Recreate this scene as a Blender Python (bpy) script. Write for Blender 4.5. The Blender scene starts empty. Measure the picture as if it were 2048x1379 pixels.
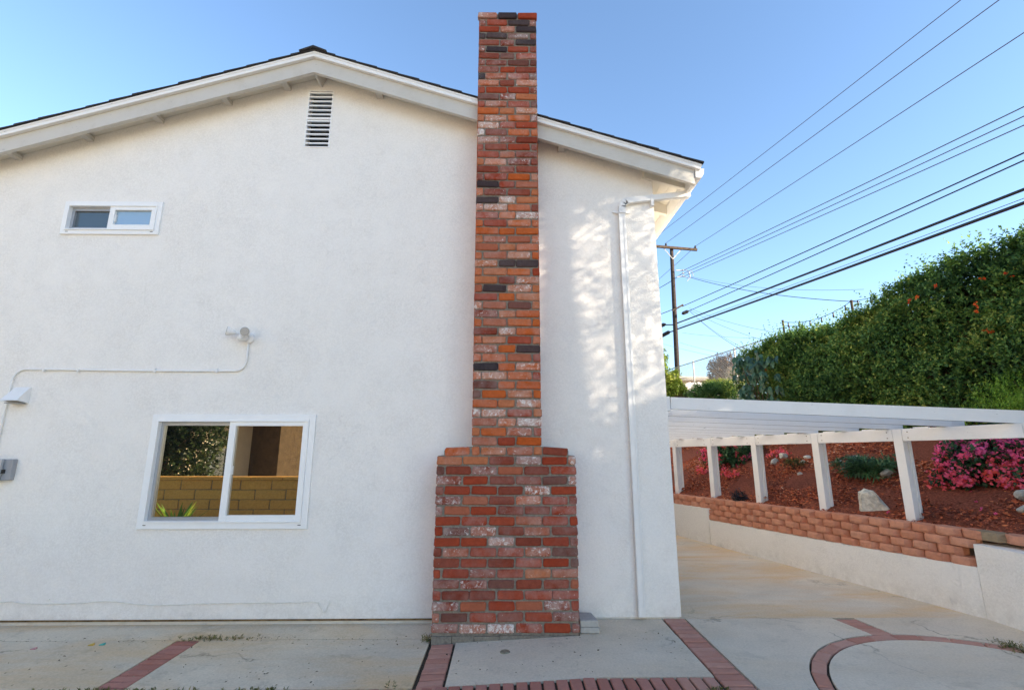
import bpy, bmesh, math, random
import numpy as np
from mathutils import Vector, Matrix

random.seed(7)
rng = np.random.default_rng(7)
C = bpy.context.scene
COL = C.collection
PI = math.pi
R = math.radians

# ------------------------------------------------------------------ camera
H = 1.55
cam_d = bpy.data.cameras.new('camera')
cam_d.sensor_width = 36.0
cam_d.sensor_fit = 'HORIZONTAL'
cam_d.lens = 950.0 / 2048 * 36
cam_d.clip_start = 0.05
cam_d.clip_end = 2000
cam = bpy.data.objects.new('camera', cam_d)
COL.objects.link(cam)
cam.location = (0, 0, H)
cam.rotation_euler = (R(90) + math.atan(202.5 / 950), 0, R(-0.82))
C.camera = cam

# ------------------------------------------------------------------ light
SUN_EL, SUN_A = 18.0, 30.0           # elevation; the sun stands to the right, 30 degrees in front of the wall plane
world = bpy.data.worlds.new('World')
C.world = world
world.use_nodes = True
wn = world.node_tree
bg = wn.nodes['Background']
sky = wn.nodes.new('ShaderNodeTexSky')
sky.sky_type = 'NISHITA'
sky.sun_disc = False
sky.sun_elevation = R(SUN_EL)
sky.sun_rotation = R(90 + SUN_A)
sky.altitude = 50
sky.air_density = 1.0
sky.dust_density = 0.35
sky.ozone_density = 2.6
wn.links.new(sky.outputs[0], bg.inputs[0])
bg.inputs[1].default_value = 0.102
sun_d = bpy.data.lights.new('sun', 'SUN')
sun_d.energy = 5.0
sun_d.angle = R(0.5)
sun_d.color = (1.0, 0.86, 0.68)
sun = bpy.data.objects.new('sun', sun_d)
COL.objects.link(sun)
S = Vector((math.cos(R(SUN_EL)) * math.cos(R(SUN_A)), -math.cos(R(SUN_EL)) * math.sin(R(SUN_A)), math.sin(R(SUN_EL))))
sun.location = S * 60
sun.rotation_euler = S.to_track_quat('Z', 'Y').to_euler()
vs = C.view_settings
vs.view_transform = 'Standard'
vs.look = 'None'
vs.gamma = 1
vs.use_curve_mapping = False
vs.exposure = 2.03
C.cycles.max_bounces = 10
C.cycles.diffuse_bounces = 6
C.cycles.use_denoising = True


# ------------------------------------------------------------------ helpers
WORLD = {}


def tag(o, label=None, cat=None, group=None, kind=None):
    if label: o['label'] = label
    if cat: o['category'] = cat
    if group: o['group'] = group
    if kind: o['kind'] = kind
    return o


def put(name, mesh, parent=None, loc=(0, 0, 0), rot=None):
    """link one object; loc is in world space, parents are never rotated"""
    o = bpy.data.objects.new(name, mesh)
    COL.objects.link(o)
    loc = Vector(loc)
    WORLD[o] = loc
    if parent is not None:
        o.parent = parent
        o.location = loc - WORLD[parent]
    else:
        o.location = loc
    if rot is not None:
        o.rotation_euler = rot
    return o


def empty(name, loc, label=None, cat=None, group=None, kind=None):
    o = put(name, None, None, loc)
    o.empty_display_size = 0.2
    return tag(o, label, cat, group, kind)


class MB:
    """collects shapes, builds ONE mesh"""
    def __init__(self):
        self.v, self.f, self.m = [], [], []
        self.smooth = False

    def face(self, pts, m=0):
        n = len(self.v)
        self.v += [tuple(p) for p in pts]
        self.f.append(list(range(n, n + len(pts))))
        self.m.append(m)
        return self

    def hexa(self, p, m=0):
        """8 points: bottom ring 0-3 anticlockwise from above, top ring 4-7"""
        n = len(self.v)
        self.v += [tuple(q) for q in p]
        for f in ((3, 2, 1, 0), (4, 5, 6, 7), (0, 1, 5, 4), (1, 2, 6, 5), (2, 3, 7, 6), (3, 0, 4, 7)):
            self.f.append([n + i for i in f])
            self.m.append(m)
        return self

    def box(self, x0, x1, y0, y1, z0, z1, m=0):
        return self.hexa([(x0, y0, z0), (x1, y0, z0), (x1, y1, z0), (x0, y1, z0),
                          (x0, y0, z1), (x1, y0, z1), (x1, y1, z1), (x0, y1, z1)], m)

    def bar(self, a, b, w, h, up=(0, 0, 1), m=0):
        """rectangular bar from a to b, w across, h along up"""
        a, b, up = Vector(a), Vector(b), Vector(up)
        d = (b - a).normalized()
        s = d.cross(up).normalized()
        u = s.cross(d).normalized()
        s, u = s * w / 2, u * h / 2
        n = len(self.v)
        self.v += [tuple(q) for q in (a - s - u, a + s - u, a + s + u, a - s + u, b - s - u, b + s - u, b + s + u, b - s + u)]
        for f in ((0, 1, 2, 3), (7, 6, 5, 4), (0, 4, 5, 1), (1, 5, 6, 2), (2, 6, 7, 3), (3, 7, 4, 0)):
            self.f.append([n + i for i in f])
            self.m.append(m)
        return self

    def tube(self, pts, r, n=8, m=0, cap=True):
        pts = [Vector(p) for p in pts]
        rs = r if isinstance(r, (list, tuple)) else [r] * len(pts)
        base = len(self.v)
        ref = None
        for i, p in enumerate(pts):
            d = (pts[min(i + 1, len(pts) - 1)] - pts[max(i - 1, 0)]).normalized()
            if ref is None:
                ref = Vector((0, 0, 1)) if abs(d.z) < 0.9 else Vector((1, 0, 0))
            s = d.cross(ref).normalized()
            u = s.cross(d).normalized()
            ref = u
            for k in range(n):
                a = 2 * PI * k / n
                self.v.append(tuple(p + (s * math.cos(a) + u * math.sin(a)) * rs[i]))
        for i in range(len(pts) - 1):
            for k in range(n):
                a, b = base + i * n + k, base + i * n + (k + 1) % n
                self.f.append([a, b, b + n, a + n])
                self.m.append(m)
        if cap:
            self.f.append([base + k for k in range(n)][::-1])
            self.f.append([base + (len(pts) - 1) * n + k for k in range(n)])
            self.m += [m, m]
        return self

    def lathe(self, a, b, prof, n=14, m=0):
        """prof: (t along a-b, radius)"""
        a, b = Vector(a), Vector(b)
        return self.tube([a.lerp(b, t) for t, _ in prof], [q for _, q in prof], n, m)

    def prism(self, poly, z0, z1, m=0):
        n = len(poly)
        b = len(self.v)
        f0 = z0 if callable(z0) else (lambda x, y: z0)
        f1 = z1 if callable(z1) else (lambda x, y: z1)
        self.v += [(x, y, f0(x, y)) for x, y in poly] + [(x, y, f1(x, y)) for x, y in poly]
        self.f.append([b + n + i for i in range(n)])
        self.f.append([b + i for i in range(n)][::-1])
        self.m += [m, m]
        for i in range(n):
            j = (i + 1) % n
            self.f.append([b + i, b + j, b + n + j, b + n + i])
            self.m.append(m)
        return self

    def mesh(self, name, mats, smooth=False):
        me = bpy.data.meshes.new(name)
        me.from_pydata(self.v, [], self.f)
        mats = mats if isinstance(mats, (list, tuple)) else [mats]
        for mt in mats:
            me.materials.append(mt)
        if len(mats) > 1:
            me.polygons.foreach_set('material_index', self.m)
        if smooth:
            me.polygons.foreach_set('use_smooth', [True] * len(me.polygons))
        me.update()
        return me

    def build(self, name, mats, parent=None, smooth=False, origin=None, bevel=0):
        """one object with the shapes collected so far (given in world space)"""
        org = Vector(origin) if origin is not None else (WORLD[parent] if parent is not None else
                                                         Vector((sum(p[0] for p in self.v) / len(self.v), sum(p[1] for p in self.v) / len(self.v), min(p[2] for p in self.v))))
        self.v = [(p[0] - org.x, p[1] - org.y, p[2] - org.z) for p in self.v]
        me = self.mesh(name, mats, smooth)
        o = put(name, me, parent, org)
        if bevel:
            b = o.modifiers.new('bevel', 'BEVEL')
            b.width = bevel
            b.segments = 2
            b.limit_method = 'ANGLE'
            b.angle_limit = R(40)
        return o


# ------------------------------------------------------------------ materials
class NT:
    def __init__(self, name):
        self.mat = bpy.data.materials.new(name)
        self.mat.use_nodes = True
        self.t = self.mat.node_tree
        self.b = self.t.nodes['Principled BSDF']
        self.out = self.t.nodes['Material Output']

    def n(self, typ, **kw):
        nd = self.t.nodes.new('ShaderNode' + typ)
        for k, v in kw.items():
            setattr(nd, k, v)
        return nd

    def l(self, a, b):
        self.t.links.new(a, b)

    def val(self, sock, v):
        if hasattr(v, 'is_linked') or hasattr(v, 'links'):
            self.l(v, sock)
        else:
            sock.default_value = v

    def pos(self, scale=(1, 1, 1)):
        g = self.n('NewGeometry')
        m = self.n('Mapping')
        m.inputs['Scale'].default_value = scale
        self.l(g.outputs['Position'], m.inputs[0])
        return m.outputs[0]

    def noise(self, vec, scale, detail=4, rough=0.55, dist=0.0):
        nd = self.n('TexNoise')
        self.l(vec, nd.inputs['Vector'])
        nd.inputs['Scale'].default_value = scale
        nd.inputs['Detail'].default_value = detail
        nd.inputs['Roughness'].default_value = rough
        nd.inputs['Distortion'].default_value = dist
        return nd.outputs['Fac']

    def ramp(self, fac, stops, interp='LINEAR'):
        r = self.n('ValToRGB')
        r.color_ramp.interpolation = interp
        els = r.color_ramp.elements
        while len(els) < len(stops):
            els.new(0.5)
        for e, (p, c) in zip(els, stops):
            e.position = p
            e.color = c if len(c) == 4 else (*c, 1)
        self.l(fac, r.inputs[0])
        return r.outputs[0]

    def math(self, op, a, b=0.0, c=None):
        m = self.n('Math', operation=op)
        self.val(m.inputs[0], a)
        self.val(m.inputs[1], b)
        if c is not None:
            self.val(m.inputs[2], c)
        return m.outputs[0]

    def mix(self, fac, a, b, typ='MIX'):
        m = self.n('Mix', data_type='RGBA', blend_type=typ)
        self.val(m.inputs['Factor'], fac)
        for s, v in ((m.inputs[6], a), (m.inputs[7], b)):
            if isinstance(v, tuple):
                s.default_value = v if len(v) == 4 else (*v, 1)
            else:
                self.l(v, s)
        return m.outputs[2]

    def bump(self, h, dist, strength=1.0, normal=None):
        b = self.n('Bump')
        b.inputs['Strength'].default_value = strength
        b.inputs['Distance'].default_value = dist
        self.l(h, b.inputs['Height'])
        if normal is not None:
            self.l(normal, b.inputs['Normal'])
        return b.outputs[0]

    def done(self, color=None, rough=0.6, spec=0.3, normal=None, metal=0.0):
        if color is not None:
            if isinstance(color, tuple):
                self.b.inputs['Base Color'].default_value = (*color[:3], 1)
            else:
                self.l(color, self.b.inputs['Base Color'])
        self.val(self.b.inputs['Roughness'], rough)
        self.b.inputs['Specular IOR Level'].default_value = spec
        self.b.inputs['Metallic'].default_value = metal
        if normal is not None:
            self.l(normal, self.b.inputs['Normal'])
        return self.mat


def g3(v):
    return (v, v, v)


def mat_stucco(name, col, coarse=1.0, splash=0.28):
    m = NT(name)
    p = m.pos()
    big = m.noise(p, 0.9, 3)
    mask = m.ramp(m.noise(p, 7.0, 4, 0.7), [(0.42, g3(0.0)), (0.66, g3(1.0))])
    fine = m.noise(p, 110, 2, 0.5)
    med = m.noise(p, 38, 3, 0.55)
    # trowel skips: thin broken crests
    tn = m.noise(m.pos((1, 1, 1.5)), 17, 4, 0.6, 1.2)
    crest = m.ramp(tn, [(0.470, g3(0.0)), (0.492, g3(1.0)), (0.508, g3(1.0)), (0.535, g3(0.0))])
    crest = m.math('MULTIPLY', crest, m.math('MULTIPLY_ADD', mask, 0.85, 0.15))
    h = m.math('ADD', m.math('ADD', m.math('MULTIPLY', fine, 0.30), m.math('MULTIPLY', med, 0.45)), m.math('MULTIPLY', crest, 0.16))
    c = m.mix(m.ramp(big, [(0.35, g3(0.0)), (0.7, g3(1.0))]), tuple(col), tuple(a * b for a, b in zip(col, (0.985, 0.98, 0.97))))
    grain = m.ramp(m.noise(p, 58, 3, 0.6), [(0.34, g3(0.0)), (0.62, g3(1.0))])
    grain = m.math('MULTIPLY', grain, m.ramp(m.noise(p, 2.4, 4, 0.65), [(0.36, g3(0.35)), (0.64, g3(1.0))]))
    c = m.mix(grain, c, tuple(a * b for a, b in zip(col, (0.90, 0.895, 0.885))))
    edge = m.ramp(tn, [(0.528, g3(0.0)), (0.536, g3(1.0)), (0.548, g3(0.0))])
    edge = m.math('MULTIPLY', m.math('MULTIPLY', edge, m.noise(p, 21, 2, 0.5)), m.math('MULTIPLY_ADD', mask, 0.42, 0.08))
    c = m.mix(edge, c, tuple(a * b for a, b in zip(col, (0.50, 0.48, 0.43))))
    spots = m.ramp(m.noise(p, 75, 4, 0.7), [(0.68, g3(0.0)), (0.78, g3(0.16))])
    c = m.mix(spots, c, tuple(a * b for a, b in zip(col, (0.55, 0.52, 0.45))))
    # splash dirt low on the wall
    sep = m.n('SeparateXYZ')
    m.l(p, sep.inputs[0])
    low = m.ramp(sep.outputs[2], [(0.0, g3(1.0)), (0.22, g3(0.0))])
    dirt = m.math('MULTIPLY', low, m.ramp(m.noise(p, 9, 5, 0.7), [(0.42, g3(0.0)), (0.72, g3(splash))]))
    c = m.mix(dirt, c, (0.34, 0.29, 0.22))
    return m.done(c, 0.85, 0.15, m.bump(h, 0.0068 * coarse, 1.0))


def mat_paint(name, col, bump=0.0012, dirt=0.25, rough=0.5, grain=(2, 2, 30)):
    m = NT(name)
    p = m.pos()
    pg = m.pos(grain)
    g = m.noise(pg, 5, 5, 0.6)
    d = m.ramp(m.noise(p, 5, 6, 0.7), [(0.5, g3(0.0)), (0.8, g3(dirt))])
    c = m.mix(d, tuple(col), tuple(a * b for a, b in zip(col, (0.72, 0.68, 0.6))))
    chips = m.ramp(m.noise(m.pos((0.35, 1, 1.2)), 40, 3, 0.7), [(0.70, g3(0.0)), (0.73, g3(0.55))])
    c = m.mix(chips, c, tuple(a * 0.35 for a in col))
    return m.done(c, rough, 0.3, m.bump(g, bump))


def mat_plain(name, col, rough=0.5, spec=0.3, metal=0.0, var=0.12, scale=14, bump=0.0):
    m = NT(name)
    p = m.pos()
    nz = m.noise(p, scale, 5, 0.65)
    c = m.mix(m.ramp(nz, [(0.3, g3(0.0)), (0.7, g3(1.0))]), tuple(x * (1 - var) for x in col), tuple(min(1, x * (1 + var)) for x in col))
    return m.done(c, rough, spec, m.bump(nz, bump) if bump else None, metal)


def mat_brick(name, c1, c2, white=0.5, dark=0.55, whitecol=(0.62, 0.55, 0.50)):
    """clay brick: hue varies from brick to brick, old mortar and whitewash smeared on the face"""
    m = NT(name)
    oi = m.n('ObjectInfo')
    rnd = oi.outputs['Random']
    g = m.n('NewGeometry')
    add = m.n('VectorMath', operation='ADD')
    m.l(g.outputs['Position'], add.inputs[0])
    comb = m.n('CombineXYZ')
    m.l(m.math('MULTIPLY', rnd, 37.0), comb.inputs[0])
    m.l(m.math('MULTIPLY', rnd, 11.0), comb.inputs[1])
    m.l(m.math('MULTIPLY', rnd, 23.0), comb.inputs[2])
    m.l(comb.outputs[0], add.inputs[1])
    p = add.outputs[0]
    r2 = m.math('FRACT', m.math('MULTIPLY', rnd, 61.7))
    base = m.mix(m.ramp(rnd, [(0.0, g3(0)), (1.0, g3(1))]), tuple(c1), tuple(c2))
    mott = m.noise(p, 24, 5, 0.7)
    base = m.mix(m.ramp(mott, [(0.3, g3(0)), (0.72, g3(dark))]), base, tuple(a * 0.45 for a in c1))
    # broad worn veil of pale dust, then crisp flecks
    veil = m.math('MULTIPLY', m.ramp(m.noise(p, 7, 4, 0.7), [(0.36, g3(0)), (0.72, g3(1))]), m.math('MULTIPLY', m.math('POWER', r2, 1.6), 0.60 * white))
    base = m.mix(veil, base, tuple(whitecol))
    n2 = m.noise(p, 34, 6, 0.78, 0.6)
    th = m.math('SUBTRACT', 0.70, m.math('MULTIPLY', m.math('POWER', r2, 1.2), 0.15 * white))
    fl = m.math('MULTIPLY', m.math('SUBTRACT', n2, th), 14.0)
    cl = m.n('Clamp')
    m.l(fl, cl.inputs[0])
    base = m.mix(m.math('MULTIPLY', cl.outputs[0], 0.9), base, (0.74, 0.70, 0.66))
    rel = m.math('ADD', m.math('MULTIPLY', mott, 0.6), m.noise(p, 90, 4, 0.7))
    return m.done(base, 0.88, 0.12, m.bump(rel, 0.006))


def mat_concrete(name, col, tan=0.0, stain=0.5, scale=1.0):
    m = NT(name)
    p = m.pos()
    pl = m.pos((1, 1.6, 1))
    a = m.noise(pl, 1.1 * scale, 6, 0.62, 0.4)
    b = m.noise(p, 9, 6, 0.7)
    c = m.mix(m.ramp(a, [(0.32, g3(0)), (0.7, g3(1))]), tuple(x * 0.88 for x in col), tuple(min(1, x * 1.10) for x in col))
    if tan:
        tn = m.ramp(m.noise(m.pos((0.5, 1.4, 1)), 1.3, 4, 0.6, 0.5), [(0.4, g3(0)), (0.68, g3(tan))])
        c = m.mix(tn, c, (col[0] * 1.0, col[1] * 0.80, col[2] * 0.56))
    c = m.mix(m.ramp(b, [(0.55, g3(0)), (0.78, g3(0.5 * stain))]), c, tuple(x * 0.5 for x in col))
    sp = m.ramp(m.noise(p, 130, 2, 0.6), [(0.69, g3(0)), (0.74, g3(0.75 * stain))])
    patch = m.ramp(m.noise(p, 3.2, 4, 0.7), [(0.46, g3(0)), (0.64, g3(1))])
    c = m.mix(m.math('MULTIPLY', sp, patch), c, (0.05, 0.045, 0.035))
    pale = m.ramp(m.noise(p, 70, 2, 0.5), [(0.72, g3(0)), (0.77, g3(0.6))])
    c = m.mix(m.math('MULTIPLY', pale, m.math('SUBTRACT', 1.0, patch)), c, (0.62, 0.6, 0.55))
    grit = m.ramp(m.noise(p, 62, 3, 0.65), [(0.36, g3(0)), (0.66, g3(1))])
    c = m.mix(grit, c, m.mix(1.0, c, (0.86, 0.855, 0.84), 'MULTIPLY'))
    # a few hairline cracks and dark old spills
    wob = m.n('VectorMath', operation='ADD')
    sc = m.n('VectorMath', operation='SCALE')
    nzc = m.n('TexNoise')
    m.l(p, nzc.inputs['Vector'])
    nzc.inputs['Scale'].default_value = 3.0
    nzc.inputs['Detail'].default_value = 5
    m.l(nzc.outputs['Color'], sc.inputs[0])
    sc.inputs['Scale'].default_value = 0.5
    m.l(p, wob.inputs[0])
    m.l(sc.outputs[0], wob.inputs[1])
    vo = m.n('TexVoronoi', feature='DISTANCE_TO_EDGE')
    m.l(wob.outputs[0], vo.inputs['Vector'])
    vo.inputs['Scale'].default_value = 0.55
    crack = m.ramp(vo.outputs['Distance'], [(0.0, g3(1)), (0.0028, g3(1)), (0.0045, g3(0))])
    crack = m.math('MULTIPLY', crack, m.ramp(m.noise(p, 1.3, 2, 0.5), [(0.50, g3(0)), (0.56, g3(0.55 * min(1, stain + .3)))]))
    c = m.mix(crack, c, (0.10, 0.085, 0.065))
    spill = m.ramp(m.noise(m.pos((1, 1.3, 1)), 2.1, 5, 0.68, 0.3), [(0.60, g3(0)), (0.70, g3(0.30 * stain)), (0.8, g3(0.36 * stain))])
    c = m.mix(spill, c, (0.17, 0.14, 0.10))
    return m.done(c, 0.9, 0.15, m.bump(m.math('ADD', b, m.noise(p, 160, 3, 0.6)), 0.0025))


def mat_leaf(name, stops, trans=0.25, rough=0.42, spec=0.35):
    m = NT(name)
    at = m.n('Attribute', attribute_name='tint')
    c = m.ramp(at.outputs['Fac'], stops)
    m.done(c, rough, spec)
    tr = m.n('BsdfTranslucent')
    m.l(c, tr.inputs[0])
    mx = m.n('MixShader')
    mx.inputs[0].default_value = trans
    m.l(m.b.outputs[0], mx.inputs[1])
    m.l(tr.outputs[0], mx.inputs[2])
    m.l(mx.outputs[0], m.out.inputs[0])
    return m.mat


def mat_glass(name, tint, refl, base):
    m = NT(name)
    m.done(tuple(base), 0.05, 0.5)
    gl = m.n('BsdfGlossy')
    gl.inputs['Color'].default_value = (*tint, 1)
    gl.inputs['Roughness'].default_value = 0.004
    mx = m.n('MixShader')
    mx.inputs[0].default_value = refl
    m.l(m.b.outputs[0], mx.inputs[1])
    m.l(gl.outputs[0], mx.inputs[2])
    m.l(mx.outputs[0], m.out.inputs[0])
    return m.mat


M = {}
M['stucco'] = mat_stucco('white_stucco', (0.86, 0.83, 0.785))
M['stucco_rough'] = mat_stucco('white_rough_stucco', (0.86, 0.825, 0.765), 1.7, 0.35)
M['trim'] = mat_paint('cream_trim_paint', (0.55, 0.525, 0.475), 0.002, 0.4)
M['trim_white'] = mat_paint('white_trim_paint', (0.82, 0.81, 0.79), 0.001, 0.15)
M['soffit'] = mat_paint('soffit_paint', (0.76, 0.72, 0.63), 0.001, 0.35)
M['vinyl'] = mat_plain('white_vinyl', (0.84, 0.84, 0.83), 0.35, 0.4, 0, 0.02)
M['wood_white'] = mat_paint('white_painted_timber', (0.80, 0.79, 0.77), 0.0025, 0.22, 0.55, (4, 4, 40))
M['alu'] = mat_plain('dull_aluminium', (0.42, 0.44, 0.47), 0.4, 0.5, 0.6, 0.05)
M['mortar'] = mat_plain('grey_mortar', (0.215, 0.19, 0.155), 0.95, 0.05, 0, 0.3, 40, 0.004)
M['shingle'] = mat_plain('dark_shingle', (0.045, 0.043, 0.045), 0.9, 0.1, 0, 0.35, 60, 0.004)
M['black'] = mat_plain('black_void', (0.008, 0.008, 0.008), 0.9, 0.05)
M['metal_white'] = mat_plain('white_painted_metal', (0.80, 0.79, 0.765), 0.4, 0.4, 0, 0.04)
M['grey_box'] = mat_plain('grey_plastic_box', (0.30, 0.31, 0.33), 0.45, 0.4, 0, 0.06)
M['box_lid'] = mat_plain('translucent_grey_lid', (0.42, 0.43, 0.44), 0.12, 0.5, 0, 0.05)
M['bulb'] = mat_plain('lamp_glass', (0.33, 0.32, 0.30), 0.25, 0.5)
M['glass'] = mat_glass('dark_window_glass', (1.0, 0.88, 0.66), 0.42, (0.012, 0.012, 0.013))
M['glass_screen'] = mat_glass('screened_window_glass', (0.7, 0.8, 0.85), 0.10, (0.055, 0.065, 0.065))
M['glass_frost'] = mat_glass('frosted_window_glass', (0.75, 0.88, 1.0), 0.22, (0.27, 0.36, 0.42))
M['concrete'] = mat_concrete('patio_concrete', (0.70, 0.605, 0.475), 0.25, 0.8)
M['concrete_left'] = mat_concrete('stained_patio_concrete', (0.67, 0.575, 0.44), 0.8, 1.0)
M['driveway'] = mat_concrete('driveway_concrete', (0.70, 0.605, 0.475), 1.0, 0.4)
M['cast'] = mat_plain('cast_concrete', (0.40, 0.39, 0.36), 0.9, 0.1, 0, 0.12, 30, 0.002)
M['dirt'] = mat_plain('joint_dirt', (0.075, 0.062, 0.046), 0.95, 0.05, 0, 0.5, 50, 0.006)
M['ground'] = mat_plain('dry_pale_ground', (0.42, 0.36, 0.28), 0.95, 0.05, 0, 0.2, 3, 0.006)
M['footing'] = mat_paint('flaking_white_footing', (0.66, 0.62, 0.55), 0.006, 0.9, 0.8, (14, 14, 14))
M['rust'] = mat_plain('rusty_screed', (0.16, 0.105, 0.055), 0.9, 0.1, 0, 0.6, 12)
M['raw_shaded'] = mat_plain('weathered_shaded_underside', (0.20, 0.155, 0.125), 0.9, 0.1, 0, 0.3, 20)  # bare dirty timber, darkened to put the underside's shade into the colour
M['paver'] = mat_brick('pink_clay_paver', (0.49, 0.225, 0.16), (0.55, 0.30, 0.225), 0.35, 0.22, whitecol=(0.60, 0.49, 0.45))
M['paver_red'] = mat_brick('red_clay_paver', (0.40, 0.16, 0.115), (0.48, 0.22, 0.17), 0.28, 0.25, whitecol=(0.56, 0.42, 0.36))
M['b_red'] = mat_brick('red_brick', (0.33, 0.052, 0.023), (0.40, 0.074, 0.033), 0.75)
M['b_rust'] = mat_brick('rust_brick', (0.23, 0.045, 0.024), (0.31, 0.078, 0.046), 1.1)
M['b_orange'] = mat_brick('orange_brick', (0.52, 0.105, 0.022), (0.57, 0.145, 0.040), 1.0)
M['b_salmon'] = mat_brick('salmon_brick', (0.50, 0.15, 0.058), (0.53, 0.19, 0.09), 1.3)
M['b_pale'] = mat_brick('whitewashed_brick', (0.42, 0.12, 0.062), (0.44, 0.15, 0.085), 1.6)
M['b_dark'] = mat_brick('charred_brick', (0.045, 0.034, 0.038), (0.10, 0.062, 0.058), 0.5, whitecol=(0.26, 0.22, 0.21))
M['b_brown'] = mat_brick('purple_brown_brick', (0.17, 0.060, 0.044), (0.23, 0.10, 0.078), 1.0)
M['block'] = mat_brick('terracotta_wall_block', (0.58, 0.245, 0.145), (0.64, 0.31, 0.20), 0.16, 0.4, whitecol=(0.66, 0.46, 0.36))
M['block_grey'] = mat_brick('weathered_wall_block', (0.36, 0.27, 0.17), (0.36, 0.27, 0.17), 0.2, whitecol=(0.42, 0.35, 0.25))
M['slump'] = mat_brick('tan_slump_block', (0.82, 0.42, 0.11), (0.85, 0.50, 0.15), 0.2, whitecol=(0.6, 0.45, 0.26))
M['soil'] = mat_plain('red_mulch_ground', (0.23, 0.072, 0.042), 0.95, 0.05, 0, 0.55, 45, 0.02)
M['chip'] = mat_leaf('red_bark_chips', [(0.0, (0.10, 0.04, 0.028)), (0.3, (0.30, 0.082, 0.044)), (0.6, (0.52, 0.125, 0.052)), (0.85, (0.64, 0.21, 0.08)), (1.0, (0.64, 0.38, 0.25))], 0.0, 0.8, 0.15)
M['rock'] = mat_plain('pale_field_rock', (0.56, 0.53, 0.45), 0.9, 0.12, 0, 0.35, 16, 0.02)
M['rock_grey'] = mat_plain('grey_field_rock', (0.42, 0.395, 0.34), 0.9, 0.12, 0, 0.3, 22, 0.02)
M['bark'] = mat_plain('brown_bark', (0.11, 0.075, 0.05), 0.95, 0.08, 0, 0.4, 30, 0.015)
M['pole'] = mat_plain('weathered_pole_timber', (0.045, 0.036, 0.032), 0.9, 0.1, 0, 0.4, 9, 0.01)
M['arm'] = mat_plain('crossarm_timber', (0.075, 0.055, 0.04), 0.9, 0.1, 0, 0.4, 9)
M['wire'] = mat_plain('black_wire', (0.018, 0.019, 0.022), 0.6, 0.3)
M['wire_grey'] = mat_plain('grey_wire', (0.10, 0.11, 0.12), 0.6, 0.3)
M['galv'] = mat_plain('galvanised_steel', (0.30, 0.30, 0.29), 0.5, 0.4, 0.3, 0.2)
M['pot'] = mat_plain('black_plastic_pot', (0.022, 0.024, 0.028), 0.4, 0.4)
M['cable'] = mat_plain('white_cable', (0.74, 0.72, 0.66), 0.5, 0.3)
M['L_hedge'] = mat_leaf('hedge_leaf', [(0.0, (0.035, 0.075, 0.038)), (0.35, (0.075, 0.155, 0.055)), (0.65, (0.125, 0.24, 0.060)), (0.88, (0.22, 0.34, 0.075)), (1.0, (0.38, 0.43, 0.10))], 0.35, 0.55, 0.2)
M['L_dark'] = mat_leaf('dark_tree_leaf', [(0.0, (0.012, 0.024, 0.010)), (0.6, (0.03, 0.06, 0.018)), (1.0, (0.09, 0.11, 0.03))], 0.15)
M['L_boug'] = mat_leaf('bougainvillea_leaf', [(0.0, (0.025, 0.06, 0.028)), (0.6, (0.055, 0.13, 0.05)), (1.0, (0.13, 0.23, 0.08))])
M['L_shrub'] = mat_leaf('shrub_leaf', [(0.0, (0.035, 0.08, 0.04)), (0.6, (0.08, 0.18, 0.07)), (1.0, (0.18, 0.30, 0.10))])
M['L_fern'] = mat_leaf('feathery_leaf', [(0.0, (0.10, 0.21, 0.02)), (0.6, (0.22, 0.40, 0.045)), (1.0, (0.40, 0.54, 0.08))])
M['L_yellow'] = mat_leaf('lit_yellow_leaf', [(0.0, (0.08, 0.13, 0.02)), (0.6, (0.22, 0.30, 0.04)), (1.0, (0.42, 0.44, 0.09))])
M['L_red'] = mat_leaf('bronze_leaf', [(0.0, (0.04, 0.024, 0.016)), (0.6, (0.12, 0.058, 0.024)), (1.0, (0.24, 0.14, 0.04))])
M['L_dry'] = mat_leaf('dry_stalk', [(0.0, (0.20, 0.15, 0.09)), (1.0, (0.52, 0.45, 0.32))])
M['L_fig'] = mat_leaf('fig_leaf', [(0.0, (0.02, 0.055, 0.030)), (1.0, (0.06, 0.13, 0.07))], 0.15)
M['L_moss'] = mat_leaf('moss_blade', [(0.0, (0.07, 0.08, 0.02)), (0.6, (0.17, 0.18, 0.04)), (1.0, (0.36, 0.28, 0.10))])
M['L_flower'] = mat_leaf('pink_bract', [(0.0, (0.92, 0.17, 0.40)), (0.4, (0.95, 0.17, 0.26)), (0.7, (0.95, 0.16, 0.13)), (1.0, (0.95, 0.32, 0.10))], 0.3, 0.6, 0.15)
M['L_orange'] = mat_leaf('orange_petal', [(0.0, (0.60, 0.07, 0.02)), (1.0, (0.75, 0.16, 0.03))], 0.3, 0.6, 0.15)
M['debris'] = mat_leaf('dry_debris', [(0.0, (0.03, 0.022, 0.014)), (0.6, (0.10, 0.065, 0.035)), (1.0, (0.38, 0.31, 0.2))], 0.0, 0.8, 0.1)
M['cream_wall'] = mat_plain('cream_neighbour_wall', (0.68, 0.60, 0.47), 0.9, 0.1, 0, 0.08, 4)
M['brown_roof'] = mat_plain('brown_roof_tile', (0.16, 0.10, 0.07), 0.9, 0.1, 0, 0.3, 12)
M['blue_pane'] = mat_glass('neighbour_glass', (0.8, 0.9, 1), 0.3, (0.08, 0.12, 0.15))


# ------------------------------------------------------------------ leaves
def unit(a):
    return a / np.maximum(np.linalg.norm(a, axis=1, keepdims=True), 1e-9)


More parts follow.
